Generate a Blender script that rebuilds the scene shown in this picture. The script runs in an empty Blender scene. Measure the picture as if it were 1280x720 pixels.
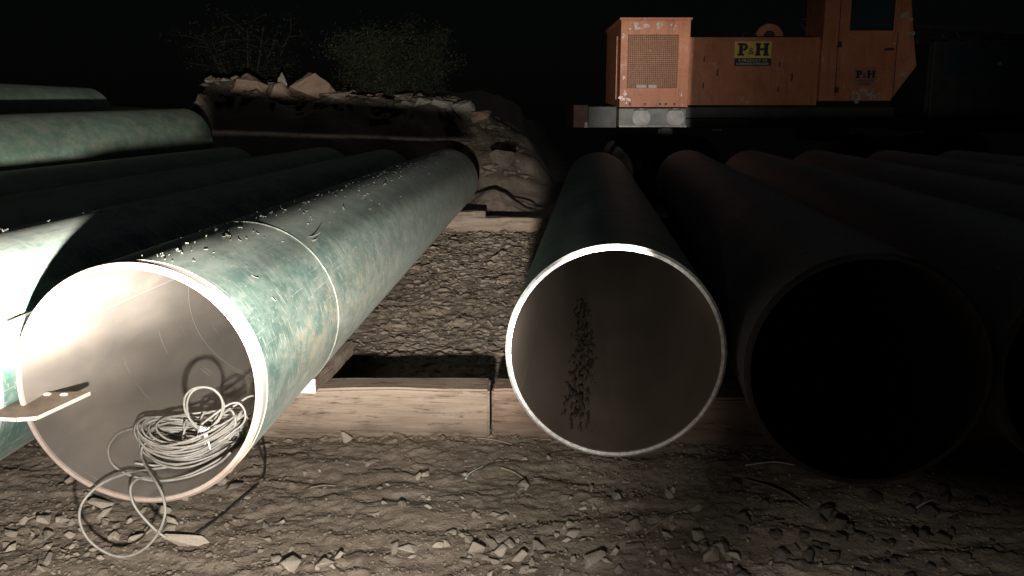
import bpy, bmesh, math, random
import numpy as np
from mathutils import Vector, Matrix, noise as mnoise

sc = bpy.context.scene
COL = sc.collection
rnd = random.Random(11)
PI = math.pi

# ---------------------------------------------------------------- camera maths
F, CAMZ = 1100.0, 1.71
PITCH = math.atan(220 / F)
CP, SP = math.cos(PITCH), math.sin(PITCH)

def ray(px, py):
    """direction (world) of the sight line through a point of the 1280x720 photograph, with unit y"""
    a, b = (px - 640) / F, (360 - py) / F
    d = Vector((a, CP + b * SP, -SP + b * CP))
    return d / d.y

def at_y(px, py, Y):
    d = ray(px, py)
    return Vector((d.x * Y, Y, CAMZ + d.z * Y))

def at_z(px, py, z):
    d = ray(px, py)
    t = (z - CAMZ) / d.z
    return Vector((d.x * t, t, z))

# ---------------------------------------------------------------- numpy noise
_perm = np.random.RandomState(5).permutation(512)
_perm = np.concatenate([_perm, _perm, _perm])
_ang = np.random.RandomState(6).rand(512) * 2 * PI
_gx, _gy = np.cos(_ang), np.sin(_ang)

def perlin(x, y):
    xi, yi = np.floor(x).astype(int), np.floor(y).astype(int)
    xf, yf = x - xi, y - yi
    u, v = xf ** 3 * (xf * (xf * 6 - 15) + 10), yf ** 3 * (yf * (yf * 6 - 15) + 10)
    def g(ix, iy, dx, dy):
        h = _perm[_perm[ix & 511] + (iy & 511)]
        return _gx[h] * dx + _gy[h] * dy
    a, b = g(xi, yi, xf, yf), g(xi + 1, yi, xf - 1, yf)
    c, d = g(xi, yi + 1, xf, yf - 1), g(xi + 1, yi + 1, xf - 1, yf - 1)
    return (a + u * (b - a)) + v * ((c + u * (d - c)) - (a + u * (b - a)))

def fbm(x, y, n=4, gain=.5):
    s, a = 0, 1.0
    for k in range(n):
        s = s + a * perlin(x * 2 ** k + 17.3 * k, y * 2 ** k - 9.1 * k)
        a *= gain
    return s

def sstep(a, b, x):
    t = np.clip((x - a) / (b - a), 0, 1)
    return t * t * (3 - 2 * t)

# crest height of the rubble bank behind the pipes, along x
CR_X = [-60, -16, -7.0, -6.3, -4.2, -2.9, -1.4, -.8, .0, .45, .9, 3, 60]
CR_Z = [.6, .8, 1.0, 2.3, 2.02, 1.92, 1.80, 1.56, 1.22, .95, .25, .2, .2]

def gh(x, y):
    """height of the ground"""
    x = np.asarray(x, float); y = np.asarray(y, float)
    z = -.09 * sstep(4.6, 5.3, y) * (1 - sstep(6.8, 8.6, y)) + .06 * sstep(8, 12, y)
    z = z - .02 * sstep(3.6, 2.2, y)
    # churned, lumpy clods between the bearers
    mid = sstep(4.55, 5.2, y) * (1 - sstep(14.0, 15.5, y))
    wx = x + .10 * fbm(x * 3, y * 3, 2); wy = y + .10 * fbm(x * 3 + 7, y * 3 + 3, 2)
    clod = fbm(wx * 3.4, wy * 3.6, 3, .5)
    z = z + mid * .032 * clod * (1 + .5 * sstep(7, 11, y))
    c1 = perlin(wx * 8.5 + 9, wy * 8.5); c2 = perlin(wx * 17 + 2, wy * 17 + 5); c3 = perlin(wx * 37 + 2, wy * 37 + 5)
    z = z + mid * (.034 * np.clip(c1, -.12, .38) + .022 * np.clip(c2, -.1, .4) + .012 * np.clip(c3, -.2, .5)) * np.clip(.9 + fbm(x * 1.3, y * 1.1, 2), .25, 1.5)
    # trodden dirt in front: shallow flakes and cracks drawn out sideways
    fr = 1 - sstep(4.45, 4.75, y)
    lay = fbm(x * 2.0 + .5 * y, y * 5.0 + .8 * fbm(x * 2, y * 2, 2), 3, .5)
    lay = lay + .35 * fbm(x * 7, y * 9, 2)
    rub = np.clip(.5 + 1.3 * fbm(x * 1.6 + 3, y * 2.2 + 1, 2), 0, 1)
    fine = perlin(x * 21, y * 25); fin2 = perlin(x * 43, y * 47)
    z = z + fr * (.015 * lay + .008 * np.tanh(lay * 7) * .5 + (.006 + .012 * rub) * np.clip(fine, -.12, .45) + (.005 + .007 * rub) * np.clip(fin2, -.2, .5) + .004 * perlin(x * 80, y * 85) + .026 * fbm(x * 1.1, y * 1.3, 2))
    # bank of spoil at the back
    cz = np.interp(x, CR_X, CR_Z)
    toe = 14.6 + .7 * fbm(x * .5, y * 0, 2) + 1.3 * sstep(-1.6, -.6, x)
    b = sstep(toe, toe + 4.3, y)
    lump = .22 * fbm(x * .9, y * .9, 4, .55) * sstep(14, 16, y) * np.clip(cz, 0, 1.2)
    mound = .42 * np.exp(-((x + .32) / .5) ** 2 - ((y - 15.0) / .6) ** 2)
    z = z + b * cz + lump + mound
    z = z + sstep(24, 60, y) * 1.4 * (.5 + fbm(x * .03, y * .03, 3))
    return z

def ghs(x, y):
    return float(gh(np.array([x]), np.array([y]))[0])

# ---------------------------------------------------------------- object helpers
def link(o, parent=None):
    COL.objects.link(o)
    if parent is not None:
        o.parent = parent
    return o

def tag(o, label=None, cat=None, group=None, kind=None):
    if label: o['label'] = label
    if cat: o['category'] = cat
    if group: o['group'] = group
    if kind: o['kind'] = kind
    return o

def thing(name, label, cat, loc=(0, 0, 0), rot=(0, 0, 0), group=None):
    o = bpy.data.objects.new(name, None)
    o.location = loc
    o.rotation_euler = rot
    link(o)
    return tag(o, label, cat, group)

def obj(name, V, Fc, m, parent=None, smooth=False, uv=None, midx=None):
    me = bpy.data.meshes.new(name)
    me.from_pydata([tuple(v) for v in V], [], [tuple(f) for f in Fc])
    for q in (m if isinstance(m, (list, tuple)) else [m]):
        me.materials.append(q)
    if smooth:
        me.polygons.foreach_set('use_smooth', [True] * len(me.polygons))
    if midx is not None:
        me.polygons.foreach_set('material_index', midx)
    if uv is not None:
        l = me.uv_layers.new(name='UVMap')
        l.data.foreach_set('uv', np.asarray(uv, np.float32).ravel())
    me.update()
    o = bpy.data.objects.new(name, me)
    return link(o, parent)

class MB:
    """collects shapes into one mesh"""
    def __init__(s):
        s.V, s.F = [], []
    def add(s, V, Fc):
        n = len(s.V)
        s.V += [tuple(v) for v in V]
        s.F += [tuple(i + n for i in f) for f in Fc]
        return s
    def box(s, x0, x1, y0, y1, z0, z1, bev=0.0, M=None):
        bm = bmesh.new()
        bmesh.ops.create_cube(bm, size=1)
        for v in bm.verts:
            v.co = Vector(((x0 + x1) / 2 + v.co.x * (x1 - x0), (y0 + y1) / 2 + v.co.y * (y1 - y0), (z0 + z1) / 2 + v.co.z * (z1 - z0)))
        if bev:
            bmesh.ops.bevel(bm, geom=bm.edges[:], offset=bev, segments=2, affect='EDGES', profile=.6)
        return s.bm(bm, M)
    def bm(s, bm, M=None):
        if M is not None:
            bm.transform(M)
        bm.verts.index_update()
        s.add([v.co.copy() for v in bm.verts], [[v.index for v in f.verts] for f in bm.faces])
        bm.free()
        return s
    def prism(s, poly, y0, y1, bev=0.0):
        """polygon in x,z drawn out along y"""
        bm = bmesh.new()
        f = bm.faces.new([bm.verts.new((p[0], y0, p[1])) for p in poly])
        r = bmesh.ops.extrude_face_region(bm, geom=[f])
        bmesh.ops.translate(bm, vec=(0, y1 - y0, 0), verts=[g for g in r['geom'] if isinstance(g, bmesh.types.BMVert)])
        bmesh.ops.recalc_face_normals(bm, faces=bm.faces[:])
        if bev:
            bmesh.ops.bevel(bm, geom=bm.edges[:], offset=bev, segments=2, affect='EDGES', profile=.6)
        return s.bm(bm)
    def tube(s, pts, r, n=8, closed=False, cap=True):
        pts = [Vector(p) for p in pts]
        m = len(pts)
        rr = r if isinstance(r, (list, tuple)) else [r] * m
        up = Vector((0, 0, 1)); prev = None
        base = len(s.V); V = []
        for i, p in enumerate(pts):
            a = pts[(i - 1) % m] if (closed or i > 0) else p
            b = pts[(i + 1) % m] if (closed or i < m - 1) else p
            t = (b - a).normalized() if (b - a).length > 1e-9 else Vector((0, 1, 0))
            if prev is None:
                prev = t.orthogonal().normalized()
            u = (prev - t * prev.dot(t))
            u = u.normalized() if u.length > 1e-6 else t.orthogonal().normalized()
            prev = u
            w = t.cross(u)
            for k in range(n):
                an = 2 * PI * k / n
                V.append(p + (u * math.cos(an) + w * math.sin(an)) * rr[i])
        Fc = []
        for i in range(m if closed else m - 1):
            j = (i + 1) % m
            for k in range(n):
                l = (k + 1) % n
                Fc.append((i * n + k, i * n + l, j * n + l, j * n + k))
        if cap and not closed:
            Fc.append(tuple(range(n))[::-1]); Fc.append(tuple((m - 1) * n + k for k in range(n)))
        return s.add(V, Fc)
    def disc(s, c, r, y0, y1, n=40, axis='y'):
        """short cylinder"""
        V, Fc = [], []
        for yy in (y0, y1):
            for k in range(n):
                a = 2 * PI * k / n
                V.append((c[0] + r * math.cos(a), yy, c[1] + r * math.sin(a)))
        Fc = [(k, (k + 1) % n, n + (k + 1) % n, n + k) for k in range(n)] + [tuple(range(n))[::-1], tuple(range(n, 2 * n))]
        return s.add(V, Fc)
    def lathe(s, prof, n=40, c=(0, 0, 0)):
        """closed profile (r, y) turned about the y axis"""
        V, Fc = [], []
        m = len(prof)
        for k in range(n):
            a = 2 * PI * k / n
            for (r, y) in prof:
                V.append((c[0] + r * math.cos(a), c[1] + y, c[2] + r * math.sin(a)))
        for k in range(n):
            l = (k + 1) % n
            for j in range(m):
                q = (j + 1) % m
                Fc.append((k * m + j, k * m + q, l * m + q, l * m + j))
        return s.add(V, Fc)
    def build(s, name, m, parent=None, smooth=False):
        return obj(name, s.V, s.F, m, parent, smooth)

def smooth_by_angle(o, deg=40):
    bm = bmesh.new(); bm.from_mesh(o.data)
    for f in bm.faces: f.smooth = True
    for e in bm.edges:
        if len(e.link_faces) == 2 and e.calc_face_angle(0) > math.radians(deg):
            e.smooth = False
    bm.to_mesh(o.data); bm.free()
    return o

def catmull(pts, n=8, closed=False):
    P = [Vector(p) for p in pts]; out = []
    m = len(P)
    for i in range(m if closed else m - 1):
        if closed:
            a, b, c, d = P[i - 1], P[i], P[(i + 1) % m], P[(i + 2) % m]
        else:
            a, b, c, d = P[max(i - 1, 0)], P[i], P[i + 1], P[min(i + 2, m - 1)]
        for k in range(n):
            t = k / n
            out.append(.5 * ((2 * b) + (c - a) * t + (2 * a - 5 * b + 4 * c - d) * t * t + (3 * b - a - 3 * c + d) * t ** 3))
    if not closed: out.append(P[-1])
    return out

# ---------------------------------------------------------------- materials
class N:
    """small helper round a node tree"""
    def __init__(s, name):
        s.m = bpy.data.materials.new(name); s.m.use_nodes = True
        s.t = s.m.node_tree; s.n = s.t.nodes; s.l = s.t.links
        s.b = s.n['Principled BSDF']
    def node(s, typ, **kw):
        q = s.n.new(typ)
        for k, v in kw.items():
            if k in q.inputs.keys(): s.set(q.inputs[k], v)
            else: setattr(q, k, v)
        return q
    def set(s, sock, v):
        if isinstance(v, bpy.types.NodeSocket): s.l.new(v, sock)
        else:
            if hasattr(sock, 'default_value') and isinstance(v, tuple) and len(v) == 3 and sock.type == 'RGBA': v = v + (1,)
            sock.default_value = v
    def coord(s, kind='Object', scale=(1, 1, 1), rand=False):
        t = s.n.new('ShaderNodeTexCoord')
        mp = s.n.new('ShaderNodeMapping'); mp.inputs['Scale'].default_value = scale
        v = t.outputs[kind]
        if rand:
            oi = s.n.new('ShaderNodeObjectInfo')
            k = s.math('MULTIPLY', oi.outputs['Random'], 37.0)
            ad = s.n.new('ShaderNodeVectorMath'); ad.operation = 'ADD'
            s.l.new(v, ad.inputs[0]); s.l.new(k, ad.inputs[1]); v = ad.outputs[0]
        s.l.new(v, mp.inputs['Vector'])
        return mp.outputs['Vector']
    def noise(s, vec, scale=5.0, detail=5.0, rough=.55, dist=0.0):
        q = s.n.new('ShaderNodeTexNoise')
        s.l.new(vec, q.inputs['Vector'])
        q.inputs['Scale'].default_value = scale; q.inputs['Detail'].default_value = detail
        q.inputs['Roughness'].default_value = rough; q.inputs['Distortion'].default_value = dist
        return q.outputs['Fac']
    def voro(s, vec, scale=5.0, feature='F1'):
        q = s.n.new('ShaderNodeTexVoronoi'); q.feature = feature
        s.l.new(vec, q.inputs['Vector']); q.inputs['Scale'].default_value = scale
        return q.outputs['Distance']
    def ramp(s, fac, stops):
        q = s.n.new('ShaderNodeValToRGB'); s.l.new(fac, q.inputs['Fac'])
        e = q.color_ramp.elements
        while len(e) < len(stops): e.new(.5)
        for i, (p, c) in enumerate(stops):
            e[i].position = p
            e[i].color = (c, c, c, 1) if not isinstance(c, tuple) else c + (1,)
        return q.outputs['Color']
    def mix(s, fac, a, b):
        q = s.n.new('ShaderNodeMix'); q.data_type = 'RGBA'
        s.set(q.inputs[0], fac); s.set(q.inputs[6], a); s.set(q.inputs[7], b)
        return q.outputs[2]
    def math(s, op, a, b=None, c=None):
        q = s.n.new('ShaderNodeMath'); q.operation = op
        s.set(q.inputs[0], a)
        if b is not None: s.set(q.inputs[1], b)
        if c is not None: s.set(q.inputs[2], c)
        return q.outputs[0]
    def sep(s, vec):
        q = s.n.new('ShaderNodeSeparateXYZ'); s.l.new(vec, q.inputs[0]); return q.outputs
    def bump(s, h, strength=.3, dist=.01):
        q = s.n.new('ShaderNodeBump'); s.l.new(h, q.inputs['Height'])
        q.inputs['Strength'].default_value = strength; q.inputs['Distance'].default_value = dist
        s.l.new(q.outputs[0], s.b.inputs['Normal'])
    def out(s, color=None, rough=None, metal=None, spec=None):
        if color is not None: s.set(s.b.inputs['Base Color'], color)
        if rough is not None: s.set(s.b.inputs['Roughness'], rough)
        if metal is not None: s.set(s.b.inputs['Metallic'], metal)
        if spec is not None: s.set(s.b.inputs['Specular IOR Level'], spec)
        return s.m

def m_basic(name, c1, c2, scale=6.0, rough=.6, metal=0.0, bump=.2, bdist=.004, spec=.5, stretch=(1, 1, 1), rand=False, lo=.35, hi=.65):
    q = N(name)
    v = q.coord('Object', stretch, rand)
    n1 = q.noise(v, scale, 6, .6)
    n2 = q.noise(v, scale * 7, 4, .6)
    f = q.ramp(q.math('ADD', q.math('MULTIPLY', n1, .7), q.math('MULTIPLY', n2, .3)), [(lo, 0.0), (hi, 1.0)])
    q.out(q.mix(f, c1, c2), q.math('ADD', q.math('MULTIPLY', n2, .2), rough - .1), metal, spec)
    if bump: q.bump(n2, bump, bdist)
    return q.m

def m_dirt():
    q = N('dirt')
    v = q.coord('Object')
    n1 = q.noise(v, 1.4, 6, .6); n2 = q.noise(v, 14, 8, .65); n3 = q.noise(v, 70, 4, .7)
    c = q.mix(q.ramp(n1, [(.35, 0.0), (.65, 1.0)]), (.190, .148, .114), (.272, .218, .172))
    c = q.mix(q.ramp(n2, [(.38, 0.0), (.66, 1.0)]), c, (.32, .265, .212))
    sp = q.voro(v, 60)
    c = q.mix(q.ramp(sp, [(.05, .55), (.22, 0.0)]), c, (.35, .31, .26))
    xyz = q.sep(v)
    crane_shade = q.math('MULTIPLY', q.ramp(q.math('ADD', q.math('MULTIPLY', xyz[0], .1), q.math('MULTIPLY', n1, .1)), [(.10, 0.0), (.22, 1.0)]), q.ramp(q.math('ADD', q.math('MULTIPLY', xyz[1], .02), q.math('MULTIPLY', n1, .05)), [(.275, 0.0), (.32, 1.0)]))  # dark ground around the crane: shade painted into the dirt colour
    c = q.mix(crane_shade, c, (.030, .026, .023))
    q.out(c, .92, 0, .15)
    h = q.math('ADD', q.math('MULTIPLY', n2, .8), q.math('MULTIPLY', n3, .45))
    q.bump(h, .9, .018)
    return q.m

def m_coating(name, green=(.018, .085, .062), dusty=.5, dust=(.30, .31, .27), rough=.42, tan=(.26, .18, .11), streak=.55, sheen=.0, splash=False, crest=0.0):
    q = N(name)
    v = q.coord('UV', (1, 1, 1), True)       # u = metres round the pipe, v = metres along it
    raw = q.n.new('ShaderNodeTexCoord').outputs['UV']
    us = q.sep(raw)
    def sv(su, sv_):
        mp = q.n.new('ShaderNodeMapping'); mp.inputs['Scale'].default_value = (su, sv_, 1); q.l.new(v, mp.inputs['Vector']); return mp.outputs[0]
    big = q.noise(sv(1.6, .9), 1.6, 9, .72, .2)
    fine = q.noise(sv(20, 20), 3, 6, .75)
    c = q.mix(q.ramp(big, [(.36, 0.0), (.64, 1.0)]), green, tuple(x * 1.55 + .012 for x in green))
    # dust: fine-grained, lying thicker along the crest of the pipe
    d = q.noise(sv(3.4, 1.7), 2.2, 11, .76, .15)
    dm = q.ramp(d, [(.44, 0.0), (.72, 1.0)])
    c = q.mix(q.math('MULTIPLY', dm, dusty), c, dust)
    if crest:
        # u is 1.435 m at the crest, of 2.87 m round
        band = q.ramp(q.math('DIVIDE', us[0], 2.871), [(.385, 0.0), (.455, 1.0), (.53, 1.0), (.60, 0.0)])
        d3 = q.noise(sv(7, 2.0), 2.0, 10, .74, .2)
        c = q.mix(q.math('MULTIPLY', q.math('MULTIPLY', band, q.ramp(d3, [(.34, 0.0), (.62, 1.0)])), crest), c, dust)
    # scuffs running round the pipe: short dashes and a few long ones
    for (su, sw, lo, amt) in ((7.5, 75, .60, streak), (3.2, 38, .64, streak * .7), (12, 40, .66, streak * .8)):
        st = q.noise(sv(su, sw), 1.5, 2, .5, .12)
        msk = q.noise(sv(2.3, 1.4 + su * .02), 2.3, 4, .6)
        f = q.math('MULTIPLY', q.ramp(st, [(lo, 0.0), (lo + .06, 1.0)]), q.ramp(msk, [(.40, 0.0), (.56, 1.0)]))
        c = q.mix(q.math('MULTIPLY', f, amt), c, (.40, .42, .35))
    # lengthwise scratches
    ls = q.noise(sv(70, 1.6), 1.4, 3, .5, .2); lm = q.noise(sv(2, .7), 2, 3, .5)
    c = q.mix(q.math('MULTIPLY', q.math('MULTIPLY', q.ramp(ls, [(.66, 0.0), (.70, 1.0)]), q.ramp(lm, [(.45, 0.0), (.6, 1.0)])), streak * .8), c, (.40, .41, .35))
    # tan mud
    t = q.noise(sv(5.0, .9), 1.7, 10, .76, .25)
    c = q.mix(q.ramp(t, [(.60, 0.0), (.68, .7)]), c, tan)
    if splash:
        sb = q.ramp(q.math('DIVIDE', us[0], 2.871), [(.14, 0.0), (.19, 1.0), (.26, .8), (.33, 0.0)])
        ln = q.ramp(q.math('DIVIDE', us[1], 10.0), [(.02, 0.0), (.06, 1.0), (.22, .8), (.36, 0.0)])
        t2 = q.noise(sv(8.0, 5.0), 1.6, 9, .75, .3)
        f = q.math('MULTIPLY', q.math('MULTIPLY', sb, ln), q.ramp(t2, [(.46, 0.0), (.60, 1.0)]))
        c = q.mix(q.math('MULTIPLY', f, .75), c, (.42, .33, .22))
    # short pale chips
    ch = q.noise(sv(24, 30), 1.7, 2, .5)
    c = q.mix(q.ramp(ch, [(.70, 0.0), (.72, .9)]), c, (.50, .48, .40))
    q.out(c, q.math('ADD', q.math('MULTIPLY', d, .35), rough - .12), 0, .45)
    if sheen:
        q.b.inputs['Sheen Weight'].default_value = sheen; q.b.inputs['Sheen Roughness'].default_value = .45
        q.set(q.b.inputs['Sheen Tint'], (.85, .88, .80))
    q.bump(q.math('ADD', q.math('MULTIPLY', fine, .3), q.math('MULTIPLY', d, .4)), .22, .004)
    return q.m

def m_bore(name, c1, c2, drip=(.5, .46, .4), dripamt=.6, rough=.6, metal=.0, spec=.4):
    q = N(name)
    v = q.coord('UV', (1, 1, 1), True)
    def sv(su, sv_):
        mp = q.n.new('ShaderNodeMapping'); mp.inputs['Scale'].default_value = (su, sv_, 1); q.l.new(v, mp.inputs['Vector']); return mp.outputs[0]
    n1 = q.noise(sv(2.2, .7), 1.6, 7, .6, .4); n2 = q.noise(sv(26, 26), 2, 4, .6)
    c = q.mix(q.ramp(n1, [(.36, 0.0), (.64, 1.0)]), c1, c2)
    st = q.noise(sv(1.2, 24), 1.6, 3, .5, .1); mk = q.noise(sv(3.4, 2.2), 1.6, 3, .5)
    f = q.math('MULTIPLY', q.ramp(st, [(.63, 0.0), (.70, 1.0)]), q.ramp(mk, [(.50, 0.0), (.62, 1.0)]))
    c = q.mix(q.math('MULTIPLY', f, dripamt), c, drip)
    q.out(c, q.math('ADD', q.math('MULTIPLY', n1, .3), rough - .15), metal, spec)
    q.bump(n2, .12, .003)
    return q.m

def m_wood(name, c1, c2, dark=(.06, .042, .03)):
    q = N(name)
    v = q.coord('Object', (1.6, 26, 26), True)
    g = q.noise(v, 1.3, 7, .65, .7)
    v2 = q.coord('Object', (2, 3, 6), True)
    p = q.noise(v2, 2.2, 6, .65)
    c = q.mix(q.ramp(g, [(.34, 0.0), (.66, 1.0)]), c1, c2)
    c = q.mix(q.ramp(p, [(.52, 0.0), (.72, .6)]), c, dark)
    v3 = q.coord('Object', (.9, 16, 16), True); cr = q.noise(v3, 1.2, 5, .6, .5)
    cm = q.math('MULTIPLY', q.ramp(cr, [(.49, 0.0), (.50, .9), (.505, .9), (.515, 0.0)]), q.ramp(p, [(.46, 0.0), (.56, 1.0)]))
    c = q.mix(cm, c, dark)
    zz = q.sep(q.coord('Object'))[2]
    mud_ = q.math('MULTIPLY', q.ramp(q.math('DIVIDE', zz, .30), [(.02, 1.0), (.42, 0.0)]), q.ramp(p, [(.36, 0.0), (.56, 1.0)]))
    c = q.mix(q.math('MULTIPLY', mud_, .8), c, (.17, .13, .10))
    q.out(c, .85, 0, .2)
    q.bump(q.math('SUBTRACT', g, q.math('MULTIPLY', cm, .6)), .6, .008)
    return q.m

def m_leaf(name, a, b):
    q = N(name)
    oi = q.n.new('ShaderNodeNewGeometry')
    f = oi.outputs['Random Per Island']
    q.out(q.mix(f, a, b), .6, 0, .25)
    return q.m

MAT = {}
MAT['dirt'] = m_dirt()
MAT['coat_main'] = m_coating('green_coating', (.045, .098, .083), .68, (.40, .43, .375), .38, (.33, .26, .18), .95, .06, True, .95)
MAT['coat_far'] = m_coating('dusty_green_coating', (.10, .16, .12), .8, (.36, .35, .27), .5, (.30, .27, .20), .3, 0, False, .7)
MAT['coat_mid'] = m_coating('dull_green_coating', (.12, .16, .145), .5, (.12, .12, .10), .5, (.11, .075, .05), .2)
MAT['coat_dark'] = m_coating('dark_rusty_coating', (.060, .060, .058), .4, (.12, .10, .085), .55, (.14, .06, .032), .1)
MAT['bore_grey'] = m_bore('grey_bore', (.135, .120, .104), (.20, .178, .155), rough=.5)
MAT['bore_rust'] = m_bore('brown_rusty_bore', (.11, .085, .068), (.18, .14, .112), (.10, .07, .05), .3, .42)
_b = MAT['bore_rust'].node_tree.nodes['Principled BSDF']
_b.inputs['Sheen Tint'].default_value = (.9, .75, .62, 1); _b.inputs['Sheen Weight'].default_value = .07; _b.inputs['Sheen Roughness'].default_value = .5
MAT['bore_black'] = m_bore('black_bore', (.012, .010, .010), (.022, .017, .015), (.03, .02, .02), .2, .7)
MAT['steel_pink'] = m_basic('dull_bare_steel', (.44, .34, .28), (.62, .52, .46), 9, .5, .35, .25, .002)
MAT['steel_bright'] = m_basic('ground_bright_steel', (.34, .33, .31), (.78, .77, .74), 45, .42, .4, .6, .002)
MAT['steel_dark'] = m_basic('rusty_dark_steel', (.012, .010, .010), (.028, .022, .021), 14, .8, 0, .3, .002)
MAT['cutback'] = m_basic('bare_cutback', (.48, .42, .37), (.66, .62, .57), 7, .5, .25, .2, .002, stretch=(1, 4, 1))
MAT['weld'] = m_basic('pale_weld', (.24, .27, .23), (.40, .41, .35), 30, .6, 0, .6, .004)
MAT['flake'] = m_basic('flaking_coating', (.10, .13, .10), (.42, .40, .33), 60, .5, 0, .2, .002)
MAT['mud'] = m_basic('wet_mud', (.055, .043, .035), (.12, .095, .075), 25, .16, 0, .5, .006, .6)
MAT['wood_pale'] = m_wood('weathered_timber', (.20, .155, .118), (.32, .25, .195))
MAT['wood_red'] = m_wood('reddish_timber', (.17, .115, .085), (.28, .20, .15))
MAT['wood_grey'] = m_wood('grey_timber', (.22, .175, .135), (.36, .30, .24))
MAT['white'] = m_basic('white_card', (.80, .80, .78), (.86, .86, .84), 20, .6, 0, .1, .001)
MAT['stone'] = m_basic('broken_stone', (.26, .22, .18), (.42, .365, .30), 9, .85, 0, .6, .006, .2, rand=True)
MAT['stone_pale'] = m_basic('pale_stone', (.36, .31, .25), (.50, .44, .36), 9, .85, 0, .5, .006, .2, rand=True)
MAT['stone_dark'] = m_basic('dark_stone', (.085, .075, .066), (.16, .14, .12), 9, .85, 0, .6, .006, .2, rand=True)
MAT['rock_pink'] = m_basic('pinkish_rock', (.34, .23, .165), (.46, .34, .26), 2.2, .88, 0, .7, .03, .2, rand=True)
MAT['rock_grey'] = m_basic('grey_rock', (.28, .25, .21), (.46, .43, .37), 2.2, .88, 0, .7, .03, .2, rand=True)
MAT['bracket'] = m_basic('rusty_plate', (.10, .075, .055), (.19, .145, .11), 18, .6, .2, .4, .002)
MAT['edge'] = m_basic('bare_cut_edge', (.62, .55, .44), (.75, .70, .60), 30, .45, .2, .2, .001)
MAT['cable'] = m_basic('grey_cable', (.20, .19, .172), (.33, .31, .28), 40, .45, 0, .1, .001)
MAT['tie'] = m_basic('white_tape', (.75, .74, .70), (.82, .81, .78), 50, .5, 0, .1, .001)
MAT['black_rubber'] = m_basic('black_rubber', (.012, .012, .012), (.03, .028, .026), 30, .6, 0, .2, .002)
MAT['iron'] = m_basic('dark_iron', (.02, .021, .022), (.05, .05, .05), 6, .55, .2, .3, .003)
MAT['greypaint'] = m_basic('worn_grey_paint', (.09, .095, .09), (.20, .20, .18), 5, .5, .1, .3, .003)
MAT['palepaint'] = m_basic('worn_pale_paint', (.20, .20, .19), (.42, .41, .39), 9, .45, .1, .3, .003)
MAT['twig'] = m_basic('dry_twig', (.22, .17, .12), (.34, .28, .21), 20, .8, 0, .3, .002)
MAT['scrap'] = m_basic('pale_plastic', (.55, .57, .56), (.70, .72, .72), 20, .4, 0, .1, .001)
MAT['bark'] = m_basic('bark', (.035, .03, .022), (.07, .06, .045), 12, .9, 0, .6, .01, .1)
MAT['leaf'] = m_leaf('olive_leaf', (.022, .031, .016), (.046, .056, .031))
MAT['leaf_dark'] = m_leaf('dark_leaf', (.008, .012, .006), (.019, .023, .013))
MAT['yellow'] = m_basic('yellow_sign', (.62, .46, .09), (.72, .56, .14), 20, .5, 0, .05, .001)
MAT['blackpaint'] = m_basic('black_paint', (.012, .012, .012), (.02, .02, .02), 20, .5, 0, .05, .001)
MAT['ivory'] = m_basic('ivory_lettering', (.55, .55, .48), (.65, .65, .58), 20, .5, 0, .05, .001)
MAT['scuff_glint'] = m_basic('scuffed_metal_and_glint', (.42, .33, .28), (.66, .58, .52), 10, .32, .3, .2, .002)
MAT['tankgreen'] = m_basic('dark_engine', (.03, .022, .016), (.10, .07, .045), 14, .5, .2, .3, .004)

def m_orange(name='orange_paint', dull=0.0):
    q = N(name)
    v = q.coord('Object')
    n1 = q.noise(v, 1.3, 8, .65, .4); n2 = q.noise(v, 9, 6, .65, .3); n3 = q.noise(v, 40, 3, .6)
    c = q.mix(q.ramp(n1, [(.34, 0.0), (.66, 1.0)]), (.45, .15, .065), (.56, .23, .12))
    vs = q.coord('Object', (5, 5, .5)); rs = q.noise(vs, 1.6, 8, .7, .2)
    c = q.mix(q.ramp(rs, [(.52, 0.0), (.70, .65)]), c, (.20, .075, .045))
    c = q.mix(q.ramp(n2, [(.56, 0.0), (.70, .45)]), c, (.30, .085, .045))
    sp = q.ramp(q.noise(v, 3.6, 9, .75, .2), [(.60, 0.0), (.66, .75)])
    c = q.mix(sp, c, (.60, .38, .28))
    q.out(c, q.ramp(n2, [(.3, .30), (.7, .55)]), 0, .5)
    q.bump(q.math('ADD', n2, q.math('MULTIPLY', n1, 1.5)), .28, .01)
    return q.m
MAT['orange'] = m_orange()

def m_glass(name='dark_window'):
    q = N(name)
    q.out((.02, .045, .05), .12, 0, .7)
    return q.m
MAT['glass'] = m_glass()

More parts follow.
